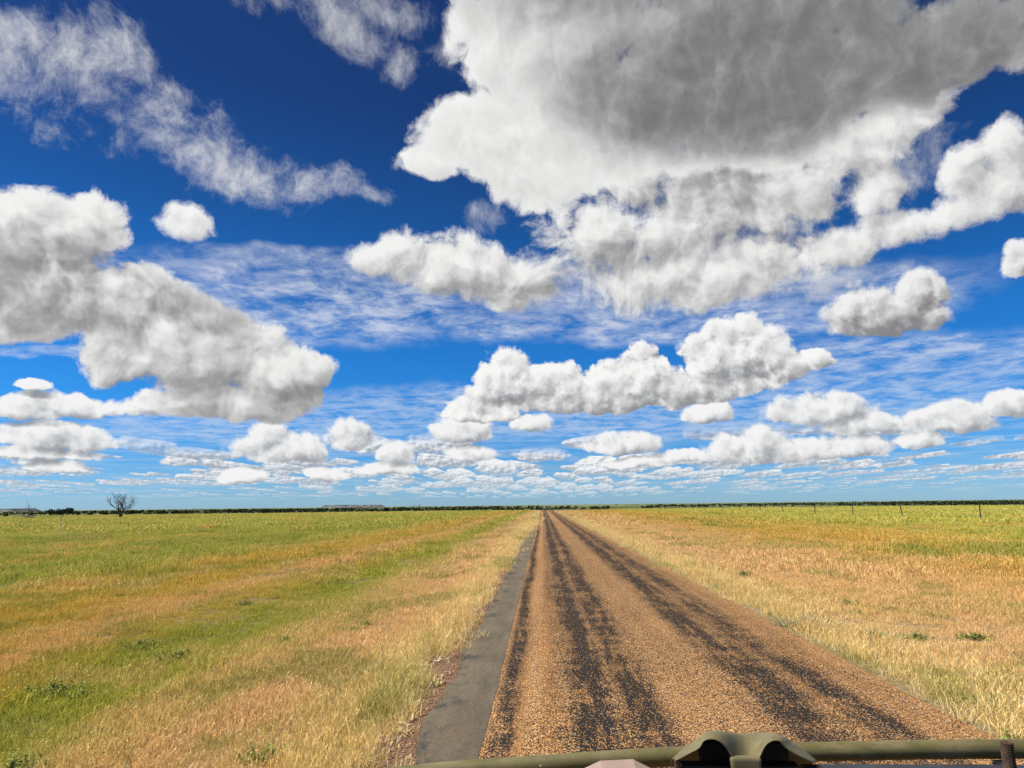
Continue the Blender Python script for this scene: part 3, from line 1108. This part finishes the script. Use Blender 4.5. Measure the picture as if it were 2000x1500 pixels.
def make_weed(h, n, leafy, mat, seed):
    r = random.Random(seed)
    root = thing('weed', 'weed', 'weed')
    st, lf = Geo(), Geo()
    for i in range(n):
        a, ln = r.uniform(0, 6.28), r.uniform(.1, 1.3)
        L = h * r.uniform(.6, 1.1)
        p0 = Vector((r.gauss(0, .09), r.gauss(0, .09), -.01))
        pts = [p0 + Vector((math.cos(a) * math.sin(ln) * L * t, math.sin(a) * math.sin(ln) * L * t, math.cos(ln * (1 + .4 * t)) * L * t)) for t in (0, .35, .7, 1)]
        st.tube(pts, [.0025, .002, .0016, .001], 4, False)
        for k in range(leafy):
            t = r.uniform(.2, 1.0)
            j = min(2, int(t * 3))
            p = pts[j].lerp(pts[j + 1], t * 3 - j)
            b, s = r.uniform(0, 6.28), r.uniform(.010, .021) * (1.25 - t * .5)
            d = Vector((math.cos(b), math.sin(b), r.uniform(-.2, .6))).normalized()
            w = d.cross(Vector((r.gauss(0, .5), r.gauss(0, .5), 1))).normalized() * s * .55
            lf.add([p, p + d * s * .5 + w, p + d * s * 1.2, p + d * s * .5 - w], [(0, 1, 2), (0, 2, 3)])
    st.build('stems', STEM, root)
    lf.build('leaves', mat, root)
    return root


W_RIGHT = [(1700, 1240, 1.0, 0), (1790, 1243, .8, 0), (1655, 1180, .8, 0), (1452, 1122, .9, 0), (1540, 1225, 1.0, 1), (1600, 1222, 1.15, 1), (1955, 1380, 1.1, 0), (1880, 1318, .7, 0),
           (1905, 1245, .8, 0), (1985, 1470, .9, 0), (1400, 1150, .7, 1), (1340, 1085, .8, 1), (1740, 1190, .6, 0)]
W_LEFT = [(345, 1262, 1.0, 0), (275, 1245, .9, 0), (108, 1325, 1.1, 0), (560, 1240, .8, 0), (235, 1168, 1.0, 0), (480, 1172, .7, 0), (30, 1480, 1.0, 0), (520, 1470, .8, 0), (690, 1225, .6, 0), (715, 1215, .6, 0), (160, 1330, .9, 0)]
weed_a = make_weed(.17, 64, 34, LEAF, 3)
weed_b = make_weed(.34, 34, 12, LEAF_GREY, 4)
first = {0: weed_a, 1: weed_b}
used = set()
for side, spots in (('right', W_RIGHT), ('left', W_LEFT)):
    for (px, py, s, k) in spots:
        o = first[k] if k not in used else copy_tree(first[k])
        used.add(k)
        p = on_ground(px, py)
        o.location = (p.x, p.y, ground_z(p.x, p.y))
        o.rotation_euler = (0, 0, rng.uniform(0, 6.28))
        o.scale = (s * rng.uniform(1.1, 1.7), s * rng.uniform(1.0, 1.4), s * rng.uniform(.8, 1.1))
        if k:
            tag(o, 'wispy grey-green weed rising from the straw grass beside the road', 'weed', 'grey-green weeds beside the road')
        elif side == 'right':
            if p.x < 5.2:
                tag(o, 'green leafy weed in pale straw close to the sealed edge opposite the grey patch', 'weed', 'green weeds close to the road edge')
            else:
                tag(o, 'green leafy weed out in the pinkish dry grass between road and dark-post fence', 'weed', 'green weeds between road and fence')
        else:
            if p.x > -3.6:
                tag(o, 'green leafy weed in the straw grass beside the bare dirt shoulder', 'weed', 'green weeds beside the dirt shoulder')
            elif p.x > -6.4:
                tag(o, 'green leafy weed growing in the long green strip of grass', 'weed', 'green weeds in the green strip')
            else:
                tag(o, 'green leafy weed in rusty grass past the long green strip', 'weed', 'green weeds past the green strip')

# ------------------------------------------------------------------ fences and stakes
POST_DARK = plain('weathered_post', (.10, .085, .07), 0.85, 0.4, 10.0, bump=0.4)
POST_PALE = plain('pale_post', (.62, .56, .42), 0.8, 0.2, 10.0)
WIRE = plain('fence_wire', (.22, .21, .20), 0.5, 0.2, 5.0, metal=0.7)


def fence(x, ylist, label, mat, lean, h, r):
    root = thing('fence', label, 'fence', (x, ylist[0], 0))
    tops = []
    for y in ylist:
        xx = x + rng.uniform(-.4, .4)
        z = ground_z(xx, y)
        lx, ly = rng.gauss(0, lean) - lean * 0.8, rng.gauss(0, lean)
        hh = h * rng.uniform(.92, 1.08)
        g = Geo()
        q = [Vector((xx - x + lx * t, y - ylist[0] + ly * t, z - .3 * (t == 0) + hh * t)) for t in (0, .33, .66, 1)]
        g.tube(q, [r, r, r * .95, r * .9], 7)
        g.build('post', mat, root, True)
        tops.append(q)
    for f in (.45, .7, .95):
        g = Geo()
        g.tube([q[0].lerp(q[3], f) + Vector((0, 0, .3 * (1 - f))) for q in tops], .0022, 4, False)
        g.build('wire', WIRE, root)
    return root


fence(39.2, [41.5, 54, 67, 80, 93, 106, 119, 132, 146, 160, 175, 190, 206, 224, 244], 'leaning dark-post wire fence across the pasture, beside the pale marker post', POST_DARK, .10, 1.4, .06)
fence(-39.4, [40, 58, 88, 122, 155, 188, 215, 240], 'thin pale-post wire fence between the road and the dead tree', POST_PALE, .05, 1.3, .045)


def guide_post(loc, h, label, cat='guide post', group=None, mat=None, refl=True):
    root = thing('guide_post', label, cat, loc, 0, group)
    g = Geo()
    g.box((-.05, -.018, -.2), (.05, .018, h))
    bevel(g.build('post', mat or POST_PALE, root), .012)
    if refl:
        g = Geo()
        g.box((-.03, -.024, h - .22), (.03, -.0185, h - .10))
        g.build('reflector', plain('red_reflector', (.45, .03, .02), 0.3, 0.1), root)
    return root


POST_WHITE = plain('white_post', (.80, .79, .74), 0.6, 0.08)
for x in (-2.3, 4.7):
    guide_post((x, 243, ground_z(x, 243)), 1.0, 'white roadside guide post where the road tops the rise', group='guide posts at the brow', mat=POST_WHITE)
guide_post((34.0, 118.0, ground_z(34, 118)), 1.25, 'pale yellow marker post standing in green pasture near the fence', 'marker post', mat=plain('cream_post', (.74, .66, .34), 0.7, 0.1), refl=False)
STAKE = plain('bleached_stake', (.66, .58, .38), 0.85, 0.2)
for (px, py, h, lb) in ((1407, 1047, .42, 'short bleached stake in the rust-coloured grass beside the road'), (1715, 1040, .45, 'thin bleached stake in a strip of green tufts before the fence'),
                        (285, 1022, .5, 'thin bleached stake in green pasture before the dead tree')):
    p = on_ground(px, py)
    g = Geo()
    g.tube([(0, 0, -.1), (.01, 0, h * .5), (.03, .01, h)], [.016, .014, .012], 6)
    o = g.build('stake', STAKE)
    o.location = (p.x, p.y, ground_z(p.x, p.y))
    tag(o, lb, 'stake')

# ------------------------------------------------------------------ dead trees
BARK = plain('dead_bark', (.070, .055, .048), 0.9, 0.45, 6.0, bump=0.6)
BARK_GREY = plain('grey_dead_bark', (.13, .11, .10), 0.9, 0.4, 6.0, bump=0.6)


def grow(G, p, d, L, r, depth, rd, spread_, up=0.15, kmin=2, kmax=3):
    n = 4
    pts, rad = [p], [r]
    q, dd = p.copy(), d.copy()
    for i in range(n):
        dd = (dd + Vector((rd.gauss(0, .16), rd.gauss(0, .16), rd.gauss(0, .12) + up * .3))).normalized()
        q = q + dd * (L / n)
        pts.append(q.copy())
        rad.append(r * (1 - .42 * (i + 1) / n))
    G.tube(pts, rad, 6 if depth > 2 else 4, True)
    if depth <= 0:
        return
    for k in range(rd.randint(kmin, kmax)):
        j = rd.choice((2, 3, 4)) if k else 4
        ax = Vector((rd.gauss(0, 1), rd.gauss(0, 1), rd.gauss(0, .5))).normalized()
        nd = (dd + ax * spread_ * rd.uniform(.6, 1.2) + Vector((0, 0, up))).normalized()
        grow(G, pts[j], nd, L * rd.uniform(.58, .82), rad[j] * .78, depth - 1, rd, spread_, up, kmin, kmax)


def dead_tree(px, py, height, seed, label, stems, mat=BARK, depth=4):
    p = on_ground(px, py)
    return dead_tree_at((p.x, p.y, ground_z(p.x, p.y)), height, seed, label, stems, mat, depth)


def dead_tree_at(loc, height, seed, label, stems, mat, depth):
    rd = random.Random(seed)
    root = thing('dead_tree', label, 'tree', loc)
    tr = Geo()
    br = Geo()
    for s in range(stems):
        a = s * 2 * math.pi / stems + rd.uniform(-.4, .4)
        ln = rd.uniform(.12, .38)
        d = Vector((math.cos(a) * ln, math.sin(a) * ln, 1)).normalized()
        b = Vector((math.cos(a) * .1, math.sin(a) * .1, -.15))
        L = height * .30
        pts = [b, b + d * L * .4, b + d * L * .75 + Vector((rd.gauss(0, .03), 0, 0)), b + d * L]
        tr.tube(pts, [height * .030, height * .024, height * .021, height * .019], 8)
        for k in range(3):
            aa = a + rd.uniform(-1.1, 1.1)
            nd = Vector((math.cos(aa) * .75, math.sin(aa) * .75, rd.uniform(.5, 1.0))).normalized()
            grow(br, pts[3] if k < 2 else pts[2], nd, height * .27, height * .018, depth, rd, .62, .22, 2, 3)
    tr.build('trunk', mat, root, True)
    br.build('branches', mat, root, True)
    return root


dead_tree(235, 1012, 6.0, 21, 'bare dark many-branched dead tree standing in the pasture', 4)
dead_tree_at((-46.0, 262, ground_z(-46, 262)), 3.6, 33, 'small bare dead tree far off by the flat-topped hills', 2, BARK, 3)
# fallen tree
fp = on_ground(52, 1014)
ft = thing('fallen_tree', 'bleached fallen dead tree with upcurving limbs lying in the pasture', 'tree', (fp.x, fp.y, ground_z(fp.x, fp.y)))
rd = random.Random(5)
g = Geo()
g.tube([(2.6, 0, .05), (1.7, .1, .3), (.8, 0, .55), (-.2, -.1, .75), (-1.0, 0, .8)], [.16, .15, .13, .11, .08], 8)
g.build('trunk', BARK_GREY, ft, True)
g = Geo()
for (p, d, L) in (((1.7, .1, .3), (-.35, .1, 1.0), 2.2), ((.8, 0, .55), (-.9, .2, .55), 1.7), ((-.2, -.1, .7), (-1.0, -.1, .5), 1.6), ((-1, 0, .8), (-1, .1, -.1), 1.0), ((.8, 0, .5), (.6, .3, .3), 1.3), ((.2, 0, .6), (-.5, -.5, -.4), .9), ((1.2, 0, .4), (.2, -.6, -.2), 1.0)):
    grow(g, Vector(p), Vector(d).normalized(), L, .065, 2, rd, .6, .12)
g.build('branches', BARK_GREY, ft, True)
lp = on_ground(150, 1022)
g = Geo()
g.tube([(-.9, 0, .32), (-.3, .1, .26), (.4, 0, .14), (1.0, .05, .05)], [.05, .06, .06, .045], 6)
o = g.build('fallen_branch', BARK, None, True)
o.location = (lp.x, lp.y, ground_z(lp.x, lp.y))
tag(o, 'dark fallen branch lying in green grass between the dead trees', 'branch')

# ------------------------------------------------------------------ scrub trees at the edge of the rise and on the plain
CROWN = plain('scrub_leaf', (.038, .052, .022), 0.85, 0.5, 1.2, spec=0.1)
CROWN2 = plain('scrub_leaf_light', (.060, .075, .030), 0.85, 0.5, 1.2, spec=0.1)


def tree_mesh(seed, leaves, spreadx, h, leaf):
    r = random.Random(seed)
    g = Geo()
    lobes = [(r.uniform(-.55, .55) * spreadx, r.uniform(-.4, .4) * spreadx, h * r.uniform(.52, .85), r.uniform(.22, .42) * spreadx) for _ in range(7)]
    for i in range(leaves):
        cx, cy, cz, rr = r.choice(lobes)
        u = Vector((r.gauss(0, 1), r.gauss(0, 1), r.gauss(0, .75))).normalized() * rr * r.uniform(.55, 1.05)
        p = Vector((cx, cy, cz)) + u
        if p.z < h * .22:
            p.z = h * .22 + r.uniform(0, .2)
        a = Vector((r.gauss(0, 1), r.gauss(0, 1), r.gauss(0, .6))).normalized()
        b = a.cross(Vector((r.gauss(0, 1), r.gauss(0, 1), r.gauss(0, 1)))).normalized()
        s = leaf * r.uniform(.6, 1.3)
        g.add([p - a * s, p + b * s * .7, p + a * s, p - b * s * .7], [(0, 1, 2), (0, 2, 3)])
    return g


def scrub_tree(seed, mat):
    root = thing('scrub_tree', 'scrub', 'tree')
    tree_mesh(seed, 900, 1.6, 2.6, .15).build('crown', mat, root)
    g = Geo()
    r = random.Random(seed)
    for k in range(3):
        a = r.uniform(0, 6.28)
        g.tube([(0, 0, -.2), (.15 * math.cos(a), .15 * math.sin(a), .6), (.6 * math.cos(a), .6 * math.sin(a), 1.7)], [.09, .07, .03], 6)
    g.build('trunk', BARK, root)
    return root


protos = [scrub_tree(50 + i, (CROWN, CROWN2)[i % 2]) for i in range(4)]
usedp = set()


def put_tree(x, y, s, label, group, sx=1.0):
    k = rng.randrange(4)
    o = protos[k] if k not in usedp else copy_tree(protos[k])
    usedp.add(k)
    o.location = (x, y, ground_z(x, y))
    o.rotation_euler = (0, 0, rng.uniform(0, 6.28))
    o.scale = (s * sx, s * sx, s)
    tag(o, label, 'tree', group)


for (px, y, s) in ((98, 205, .75), (105, 208, .62), (113, 204, .55), (122, 203, .80), (129, 207, .85), (152, 230, .6), (248, 225, .6), (258, 215, .62), (266, 222, .5), (273, 230, .55), (205, 240, .5), (176, 245, .5), (60, 250, .6), (12, 235, .5), (310, 250, .45), (340, 252, .5)):
    d = ray(px, 1005)
    put_tree(d.x / d.y * y, y, s * 1.2, 'low dark scrub tree on the near brow by the dead trees', 'scrub trees near the dead trees', 1.25)
for i in range(230):
    # the front ranks of the woodland on the plain
    px = rng.uniform(-40, 2040)
    dens = 1.0 if px < 960 else (0.25 if px < 1250 else 0.9)
    if rng.random() > dens:
        continue
    d = ray(px, 990)
    y = rng.uniform(1150, 1500) if px < 960 else rng.uniform(1300, 1900)
    put_tree(d.x / d.y * y, y, rng.uniform(1.8, 3.0) if px < 960 else rng.uniform(1.4, 2.5), 'far dark tree in the woodland across the plain', 'trees in the woodland across the plain', 1.3)
for (px, y, s, lb, gr) in ((1890, 1250, 3.0, 'tallest dark far tree in the woodland behind the dark-post fence', None), (1897, 1255, 2.4, 'dark far tree touching the tallest tree behind the dark-post fence', None),
                       (1745, 1300, 2.2, 'single tallish dark far tree behind the middle of the dark-post fence', None), (1350, 1500, 2.2, 'tallish dark far tree between the road and the pale marker post', None)):
    d = ray(px, 985)
    put_tree(d.x / d.y * y, y, s, lb, gr, 1.2)


def woodland():
    G = Geo()
    r = random.Random(9)
    for i in range(4200):
        px = r.uniform(-80, 2080)
        y = 1200 + 3200 * r.random() ** 1.4
        d = ray(px, 990)
        x = d.x / d.y * y
        n = mnoise.noise((x * .0022, y * .0011, 2.2))
        lim = -.25 if px < 980 else (.25 if px < 1260 else -.05)
        if n < lim:
            continue
        z = ground_z(x, y)
        h, w = r.uniform(3.5, 7.5), r.uniform(3.0, 7.0)
        for k in range(9):
            p = Vector((x + r.uniform(-1, 1) * w, y + r.uniform(-1, 1) * w * .6, z + h * r.uniform(.25, .85)))
            a = Vector((r.gauss(0, 1), r.gauss(0, .5), r.gauss(0, .8))).normalized()
            b = a.cross(Vector((r.gauss(0, 1), r.gauss(0, 1), r.gauss(0, 1)))).normalized()
            s = h * r.uniform(.22, .42)
            G.add([p - a * s, p + b * s * .8, p + a * s, p - b * s * .8], [(0, 1, 2, 3)])
    stuff_mesh('distant_woodland', G.v, G.f, CROWN, 'dark belt of scrub woodland along the horizon', 'woodland')


woodland()

# flat-topped hills on the horizon
MESA = plain('mesa_rock_hazed', (.15, .16, .155), 0.95, 0.25, .01)  # rock tone shifted to blue-grey, distance haze put into the colour


def mesa(px0, px1, dist, h, label):
    a, b = ray(px0, 990), ray(px1, 990)
    x0, x1 = a.x / a.y * dist, b.x / b.y * dist
    V, F = [], []
    n, prof = 40, [(0, 0, -14), (.02, 90, h * .45), (.03, 100, h * .50), (.035, 112, h * .95), (.06, 150, h), (.4, 420, h * 1.0), (.45, 520, 0)]
    for i in range(n + 1):
        t = i / n
        e = min(1.0, min(t, 1 - t) / .22)
        e = e * e * (3 - 2 * e)
        for (f, dy, z) in prof:
            nn = mnoise.noise((t * 6, dy * .01, px0)) * 30
            zz = z if z <= 0 else z * e * (1 + .10 * mnoise.noise((t * 5, 2, px0)))
            V.append((x0 + (x1 - x0) * t, dist + dy + nn, -8 + zz))
    m = len(prof)
    for i in range(n):
        for k in range(m - 1):
            F.append((i * m + k, (i + 1) * m + k, (i + 1) * m + k + 1, i * m + k + 1))
    o = mesh_obj('hill', V, F, MESA)
    tag(o, label, kind='structure')


mesa(612, 694, 7200, 30, 'flat-topped hill')
mesa(690, 738, 7600, 28, 'flat-topped hill')
mesa(-30, 16, 6500, 30, 'flat-topped hill')

# ------------------------------------------------------------------ vehicle coming the other way, far down the road
def distant_car():
    y = 300.0
    root = thing('car', 'small dark oncoming car far down the road past the brow', 'car', (0.9, y, ground_z(1.5, y) + RZ + .02))
    paint = plain('dark_paint', (.035, .035, .04), 0.35, 0.1, spec=0.5)
    glass = plain('car_glass', (.10, .14, .18), 0.08, 0.05, spec=0.8)
    g = Geo()
    prof = [(-.0, .35), (.0, .85), (.25, .98), (1.1, 1.08), (1.75, 1.62), (3.6, 1.66), (4.3, 1.05), (4.4, .4)]
    w = .88
    for s in (-1, 1):
        pass
    vs = [(s * w * (1 if z < 1.1 else .84), yy, z) for s in (-1, 1) for (yy, z) in prof]
    n = len(prof)
    fs = [tuple(range(n)), tuple(reversed(range(n, 2 * n)))] + [(i, i + n, (i + 1) % n + n, (i + 1) % n) for i in range(n)]
    g.add(vs, fs)
    bevel(g.build('body', paint, root), .05)
    g = Geo()
    g.add([(-.70, 1.14, 1.14), (.70, 1.14, 1.14), (.62, 1.70, 1.58), (-.62, 1.70, 1.58)], [(0, 1, 2, 3)])
    o = g.build('windscreen', glass, root)
    o.location = (0, -.02, .02)
    for x in (-.78, .78):
        for yy in (.85, 3.5):
            g = Geo()
            g.tube([(x - .11, yy, .34), (x + .11, yy, .34)], .34, 16)
            wh = g.build('wheel', plain('tyre', (.02, .02, .02), 0.9, 0.1), root)
            g = Geo()
            g.tube([(x - .118, yy, .34), (x + .118, yy, .34)], .2, 12)
            g.build('rim', plain('rim_metal', (.4, .4, .4), 0.4, 0.1, metal=0.8), wh)
    for x in (-.6, .6):
        g = Geo()
        g.box((x - .16, -.03, .68), (x + .16, .02, .82))
        g.build('headlight', plain('lamp_glass', (.8, .8, .78), 0.15, 0.05), root)
    g = Geo()
    g.box((-.4, -.02, .42), (.4, .015, .60))
    g.build('grille', plain('grille', (.01, .01, .01), 0.5, 0.1), root)


distant_car()

# ------------------------------------------------------------------ front of the vehicle the view is taken from
def bar_paint(name, rgb):
    m, N, b, out = material(name)
    g = N.new('ShaderNodeNewGeometry')
    pos = g.outputs['Position']
    c = N.mix(N.ramp(N.noise(pos, 7.0, 6, 0.65), 0.3, 0.7), tuple(v * .8 for v in rgb), tuple(v * 1.2 for v in rgb))
    dn = N.noise(N.v('MULTIPLY', pos, (3.0, 9.0, 9.0)), 3.0, 6, 0.7)
    c = N.mix(N.ramp(dn, 0.46, 0.72, 0.0, 0.5), c, (.30, .235, .145))
    vo = N.voronoi(pos, 55.0)
    r1, r2, r3 = N.sep(vo.outputs['Color'])
    chip = N.m('MULTIPLY', N.m('GREATER_THAN', r1, 0.955), N.ramp(vo.outputs['Distance'], 0.10, 0.22, 1.0, 0.0))
    c = N.mix(chip, c, N.mix(N.m('GREATER_THAN', r2, 0.5), (.05, .04, .03), (.50, .46, .36)))
    N.put(b.inputs['Base Color'], c)
    N.put(b.inputs['Roughness'], N.ramp(dn, 0.35, 0.7, 0.42, 0.85))
    b.inputs['Specular IOR Level'].default_value = 0.4
    bn = N.new('ShaderNodeBump')
    bn.inputs['Strength'].default_value = 0.25
    bn.inputs['Distance'].default_value = 0.002
    N.put(bn.inputs['Height'], N.noise(pos, 90.0, 4, 0.6))
    N.l.new(bn.outputs[0], b.inputs['Normal'])
    return m


OLIVE = bar_paint('olive_drab_paint', (.150, .128, .046))
OLIVE_D = bar_paint('olive_bracket_paint', (.165, .142, .064))
TAN = plain('dusty_tan_panel', (.36, .26, .21), 0.7, 0.12, 10.0)
NAVY = plain('dark_bonnet', (.030, .033, .040), 0.45, 0.3, 8.0, spec=0.4)
BLACKM = plain('black_steel_and_shade', (.015, .014, .014), 0.5, 0.3, 20.0)
RUST = plain('rusty_spring', (.085, .050, .030), 0.85, 0.45, 60.0, bump=0.5)
veh = thing('vehicle_front', 'olive tube bar with a saddle-shaped bracket at the front of the vehicle', 'vehicle', (0.8, 1.9, 0))


def vpart(G, name, mat, smooth=False):
    o = G.build(name, mat, None, smooth)
    o.parent = veh
    o.matrix_parent_inverse = Matrix.Translation(veh.location).inverted()
    return o


YB = 2.16
g = Geo()
tube_px = [(560, 1560), (640, 1533), (740, 1520), (860, 1507), (1000, 1497), (1150, 1487), (1300, 1478), (1450, 1472), (1600, 1468), (1750, 1465), (1900, 1463), (2050, 1463), (2200, 1466), (2350, 1474)]
g.tube([at_depth(px, py, YB) for px, py in tube_px], .0245, 20)
vpart(g, 'bar_tube', OLIVE, True)
# uprights and lower rail that carry the tube
zt = at_depth(1450, 1472, YB).z
g = Geo()
g.tube([Vector((-.35, YB, zt - .42)), Vector((.6, YB, zt - .42)), Vector((1.7, YB, zt - .42))], .0245, 16)
vpart(g, 'lower_rail', OLIVE, True)
for x in (-.05, 1.25):
    g = Geo()
    g.tube([(x, YB, zt - .42), (x, YB, zt - .2), (x, YB, zt - (.05 if x < .5 else .02))], .02, 12)
    vpart(g, 'upright', OLIVE, True)
# bonnet below the line of sight
zb = at_depth(1800, 1489, 2.06).z
g = Geo()
x0, x1 = at_depth(1560, 1489, 2.06).x, 1.75
prof = [(2.06, zb - .16), (2.06, zb - .01), (2.045, zb), (1.8, zb + .005), (1.2, zb + .012), (.75, zb + .015)]
g.add([(x, y, z) for x in (x0, x1) for (y, z) in prof], [(i, i + 1, len(prof) + i + 1, len(prof) + i) for i in range(len(prof) - 1)])
vpart(g, 'bonnet', NAVY)
g = Geo()
a = at_depth(1150, 1484, 2.03)
b = at_depth(1318, 1484, 2.03)
zz = a.z
g.add([(a.x - .10, 2.03, zz - .12), (a.x - .045, 2.03, zz - .035), (a.x + .03, 2.03, zz - .002), (b.x - .11, 2.03, zz + .002), (b.x - .06, 2.03, zz - .022), (b.x, 2.03, zz - .024), (b.x, 2.03, zz - .12)] +
      [(a.x - .10, 1.3, zz - .14), (a.x - .045, 1.3, zz - .055), (a.x + .03, 1.3, zz - .022), (b.x - .11, 1.3, zz - .018), (b.x - .06, 1.3, zz - .042), (b.x, 1.3, zz - .044), (b.x, 1.3, zz - .14)],
      [(i, i + 1, i + 8, i + 7) for i in range(6)] + [tuple(range(7))])
vpart(g, 'tan_panel', TAN)
# black crossbar and bolts under the bracket
g = Geo()
c0, c1 = at_depth(1330, 1494, 2.0), at_depth(1556, 1494, 2.0)
g.box((c0.x, 1.98, c0.z - .05), (c1.x, 2.02, c0.z + .004))
vpart(g, 'crossbar', BLACKM)
g = Geo()
g.box((c0.x + .005, 1.90, c0.z - .06), (c1.x - .01, 1.975, c0.z - .022))
vpart(g, 'lower_crossbar', BLACKM)
g = Geo()
bp = at_depth(1322, 1489, 1.985)
g.tube([bp + Vector((0, 0, -.02)), bp + Vector((0, 0, .006))], .008, 8)
g.box((bp.x - .016, bp.y - .012, bp.z - .022), (bp.x + .016, bp.y + .012, bp.z - .014))
vpart(g, 'bolt', RUST)
# saddle bracket: a folded sheet with two arches and a central stem
back = [(1314, 1481), (1330, 1469), (1346, 1457), (1364, 1444), (1376, 1436), (1392, 1431), (1412, 1429.5), (1432, 1430), (1452, 1432), (1472, 1430), (1492, 1429), (1508, 1430), (1522, 1435), (1536, 1445), (1552, 1456), (1575, 1470), (1600, 1487)]
front = [(1316, 1485), (1332, 1477), (1350, 1468), (1368, 1459), (1369, 1447), (1384, 1441), (1402, 1443), (1420, 1458), (1432, 1482), (1456, 1512), (1482, 1482), (1488, 1460), (1500, 1447), (1516, 1443), (1528, 1448), (1533, 1462), (1594, 1490)]
assert len(back) == len(front)
V, F = [], []
K = 5
for (bx, by), (fx, fy) in zip(back, front):
    B, Fr = at_depth(bx, by, 2.06), at_depth(fx, fy, 1.955)
    V.append(Vector((B.x, 2.135, B.z - .075)))
    V.append(Vector((B.x, 2.115, B.z - .018)))
    for k in range(K + 1):
        t = k / K
        p = B.lerp(Fr, t)
        p.z += 0.012 * math.sin(math.pi * t) * (1 if fy < 1480 else .2)
        V.append(p)
n = K + 3
for i in range(len(back) - 1):
    for k in range(K + 2):
        F.append((i * n + k, i * n + k + 1, (i + 1) * n + k + 1, (i + 1) * n + k))
br = mesh_obj('saddle_bracket', V, F, OLIVE_D, None, True)
br.parent = veh
br.matrix_parent_inverse = Matrix.Translation(veh.location).inverted()
sm = br.modifiers.new('sheet', 'SOLIDIFY')
sm.thickness = .006
sm.offset = -1
ss = br.modifiers.new('round', 'SUBSURF')
ss.levels = ss.render_levels = 2
# added black boxes that stand in for the shade inside the bracket's arches
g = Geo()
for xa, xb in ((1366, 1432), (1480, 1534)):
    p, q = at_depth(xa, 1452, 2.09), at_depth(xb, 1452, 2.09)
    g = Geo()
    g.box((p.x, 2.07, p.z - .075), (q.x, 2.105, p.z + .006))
    g.build('arch_shade_box', BLACKM, br)
# stem of the bracket going down to the crossbar
g = Geo()
s0 = at_depth(1456, 1478, 1.957)
g.add([(s0.x - .040, 1.950, s0.z - .0), (s0.x + .040, 1.950, s0.z), (s0.x + .030, 1.945, s0.z - .09), (s0.x - .030, 1.945, s0.z - .09),
       (s0.x - .040, 1.975, s0.z), (s0.x + .040, 1.975, s0.z), (s0.x + .030, 1.972, s0.z - .09), (s0.x - .030, 1.972, s0.z - .09)],
      [(0, 3, 2, 1), (4, 5, 6, 7), (0, 4, 7, 3), (1, 2, 6, 5), (0, 1, 5, 4), (3, 7, 6, 2)])
bevel(g.build('stem', OLIVE_D, br), .008, 3)
# rusty coil post
g = Geo()
p0, p1 = at_depth(1975, 1520, 2.0), at_depth(1966, 1449, 2.0)
pts, rad = [], []
for i in range(41):
    t = i / 40
    pts.append(p0.lerp(p1, t))
    rad.append(.0135 + .0022 * (i % 2))
g.tube(pts, rad, 12)
vpart(g, 'coil_post', RUST)
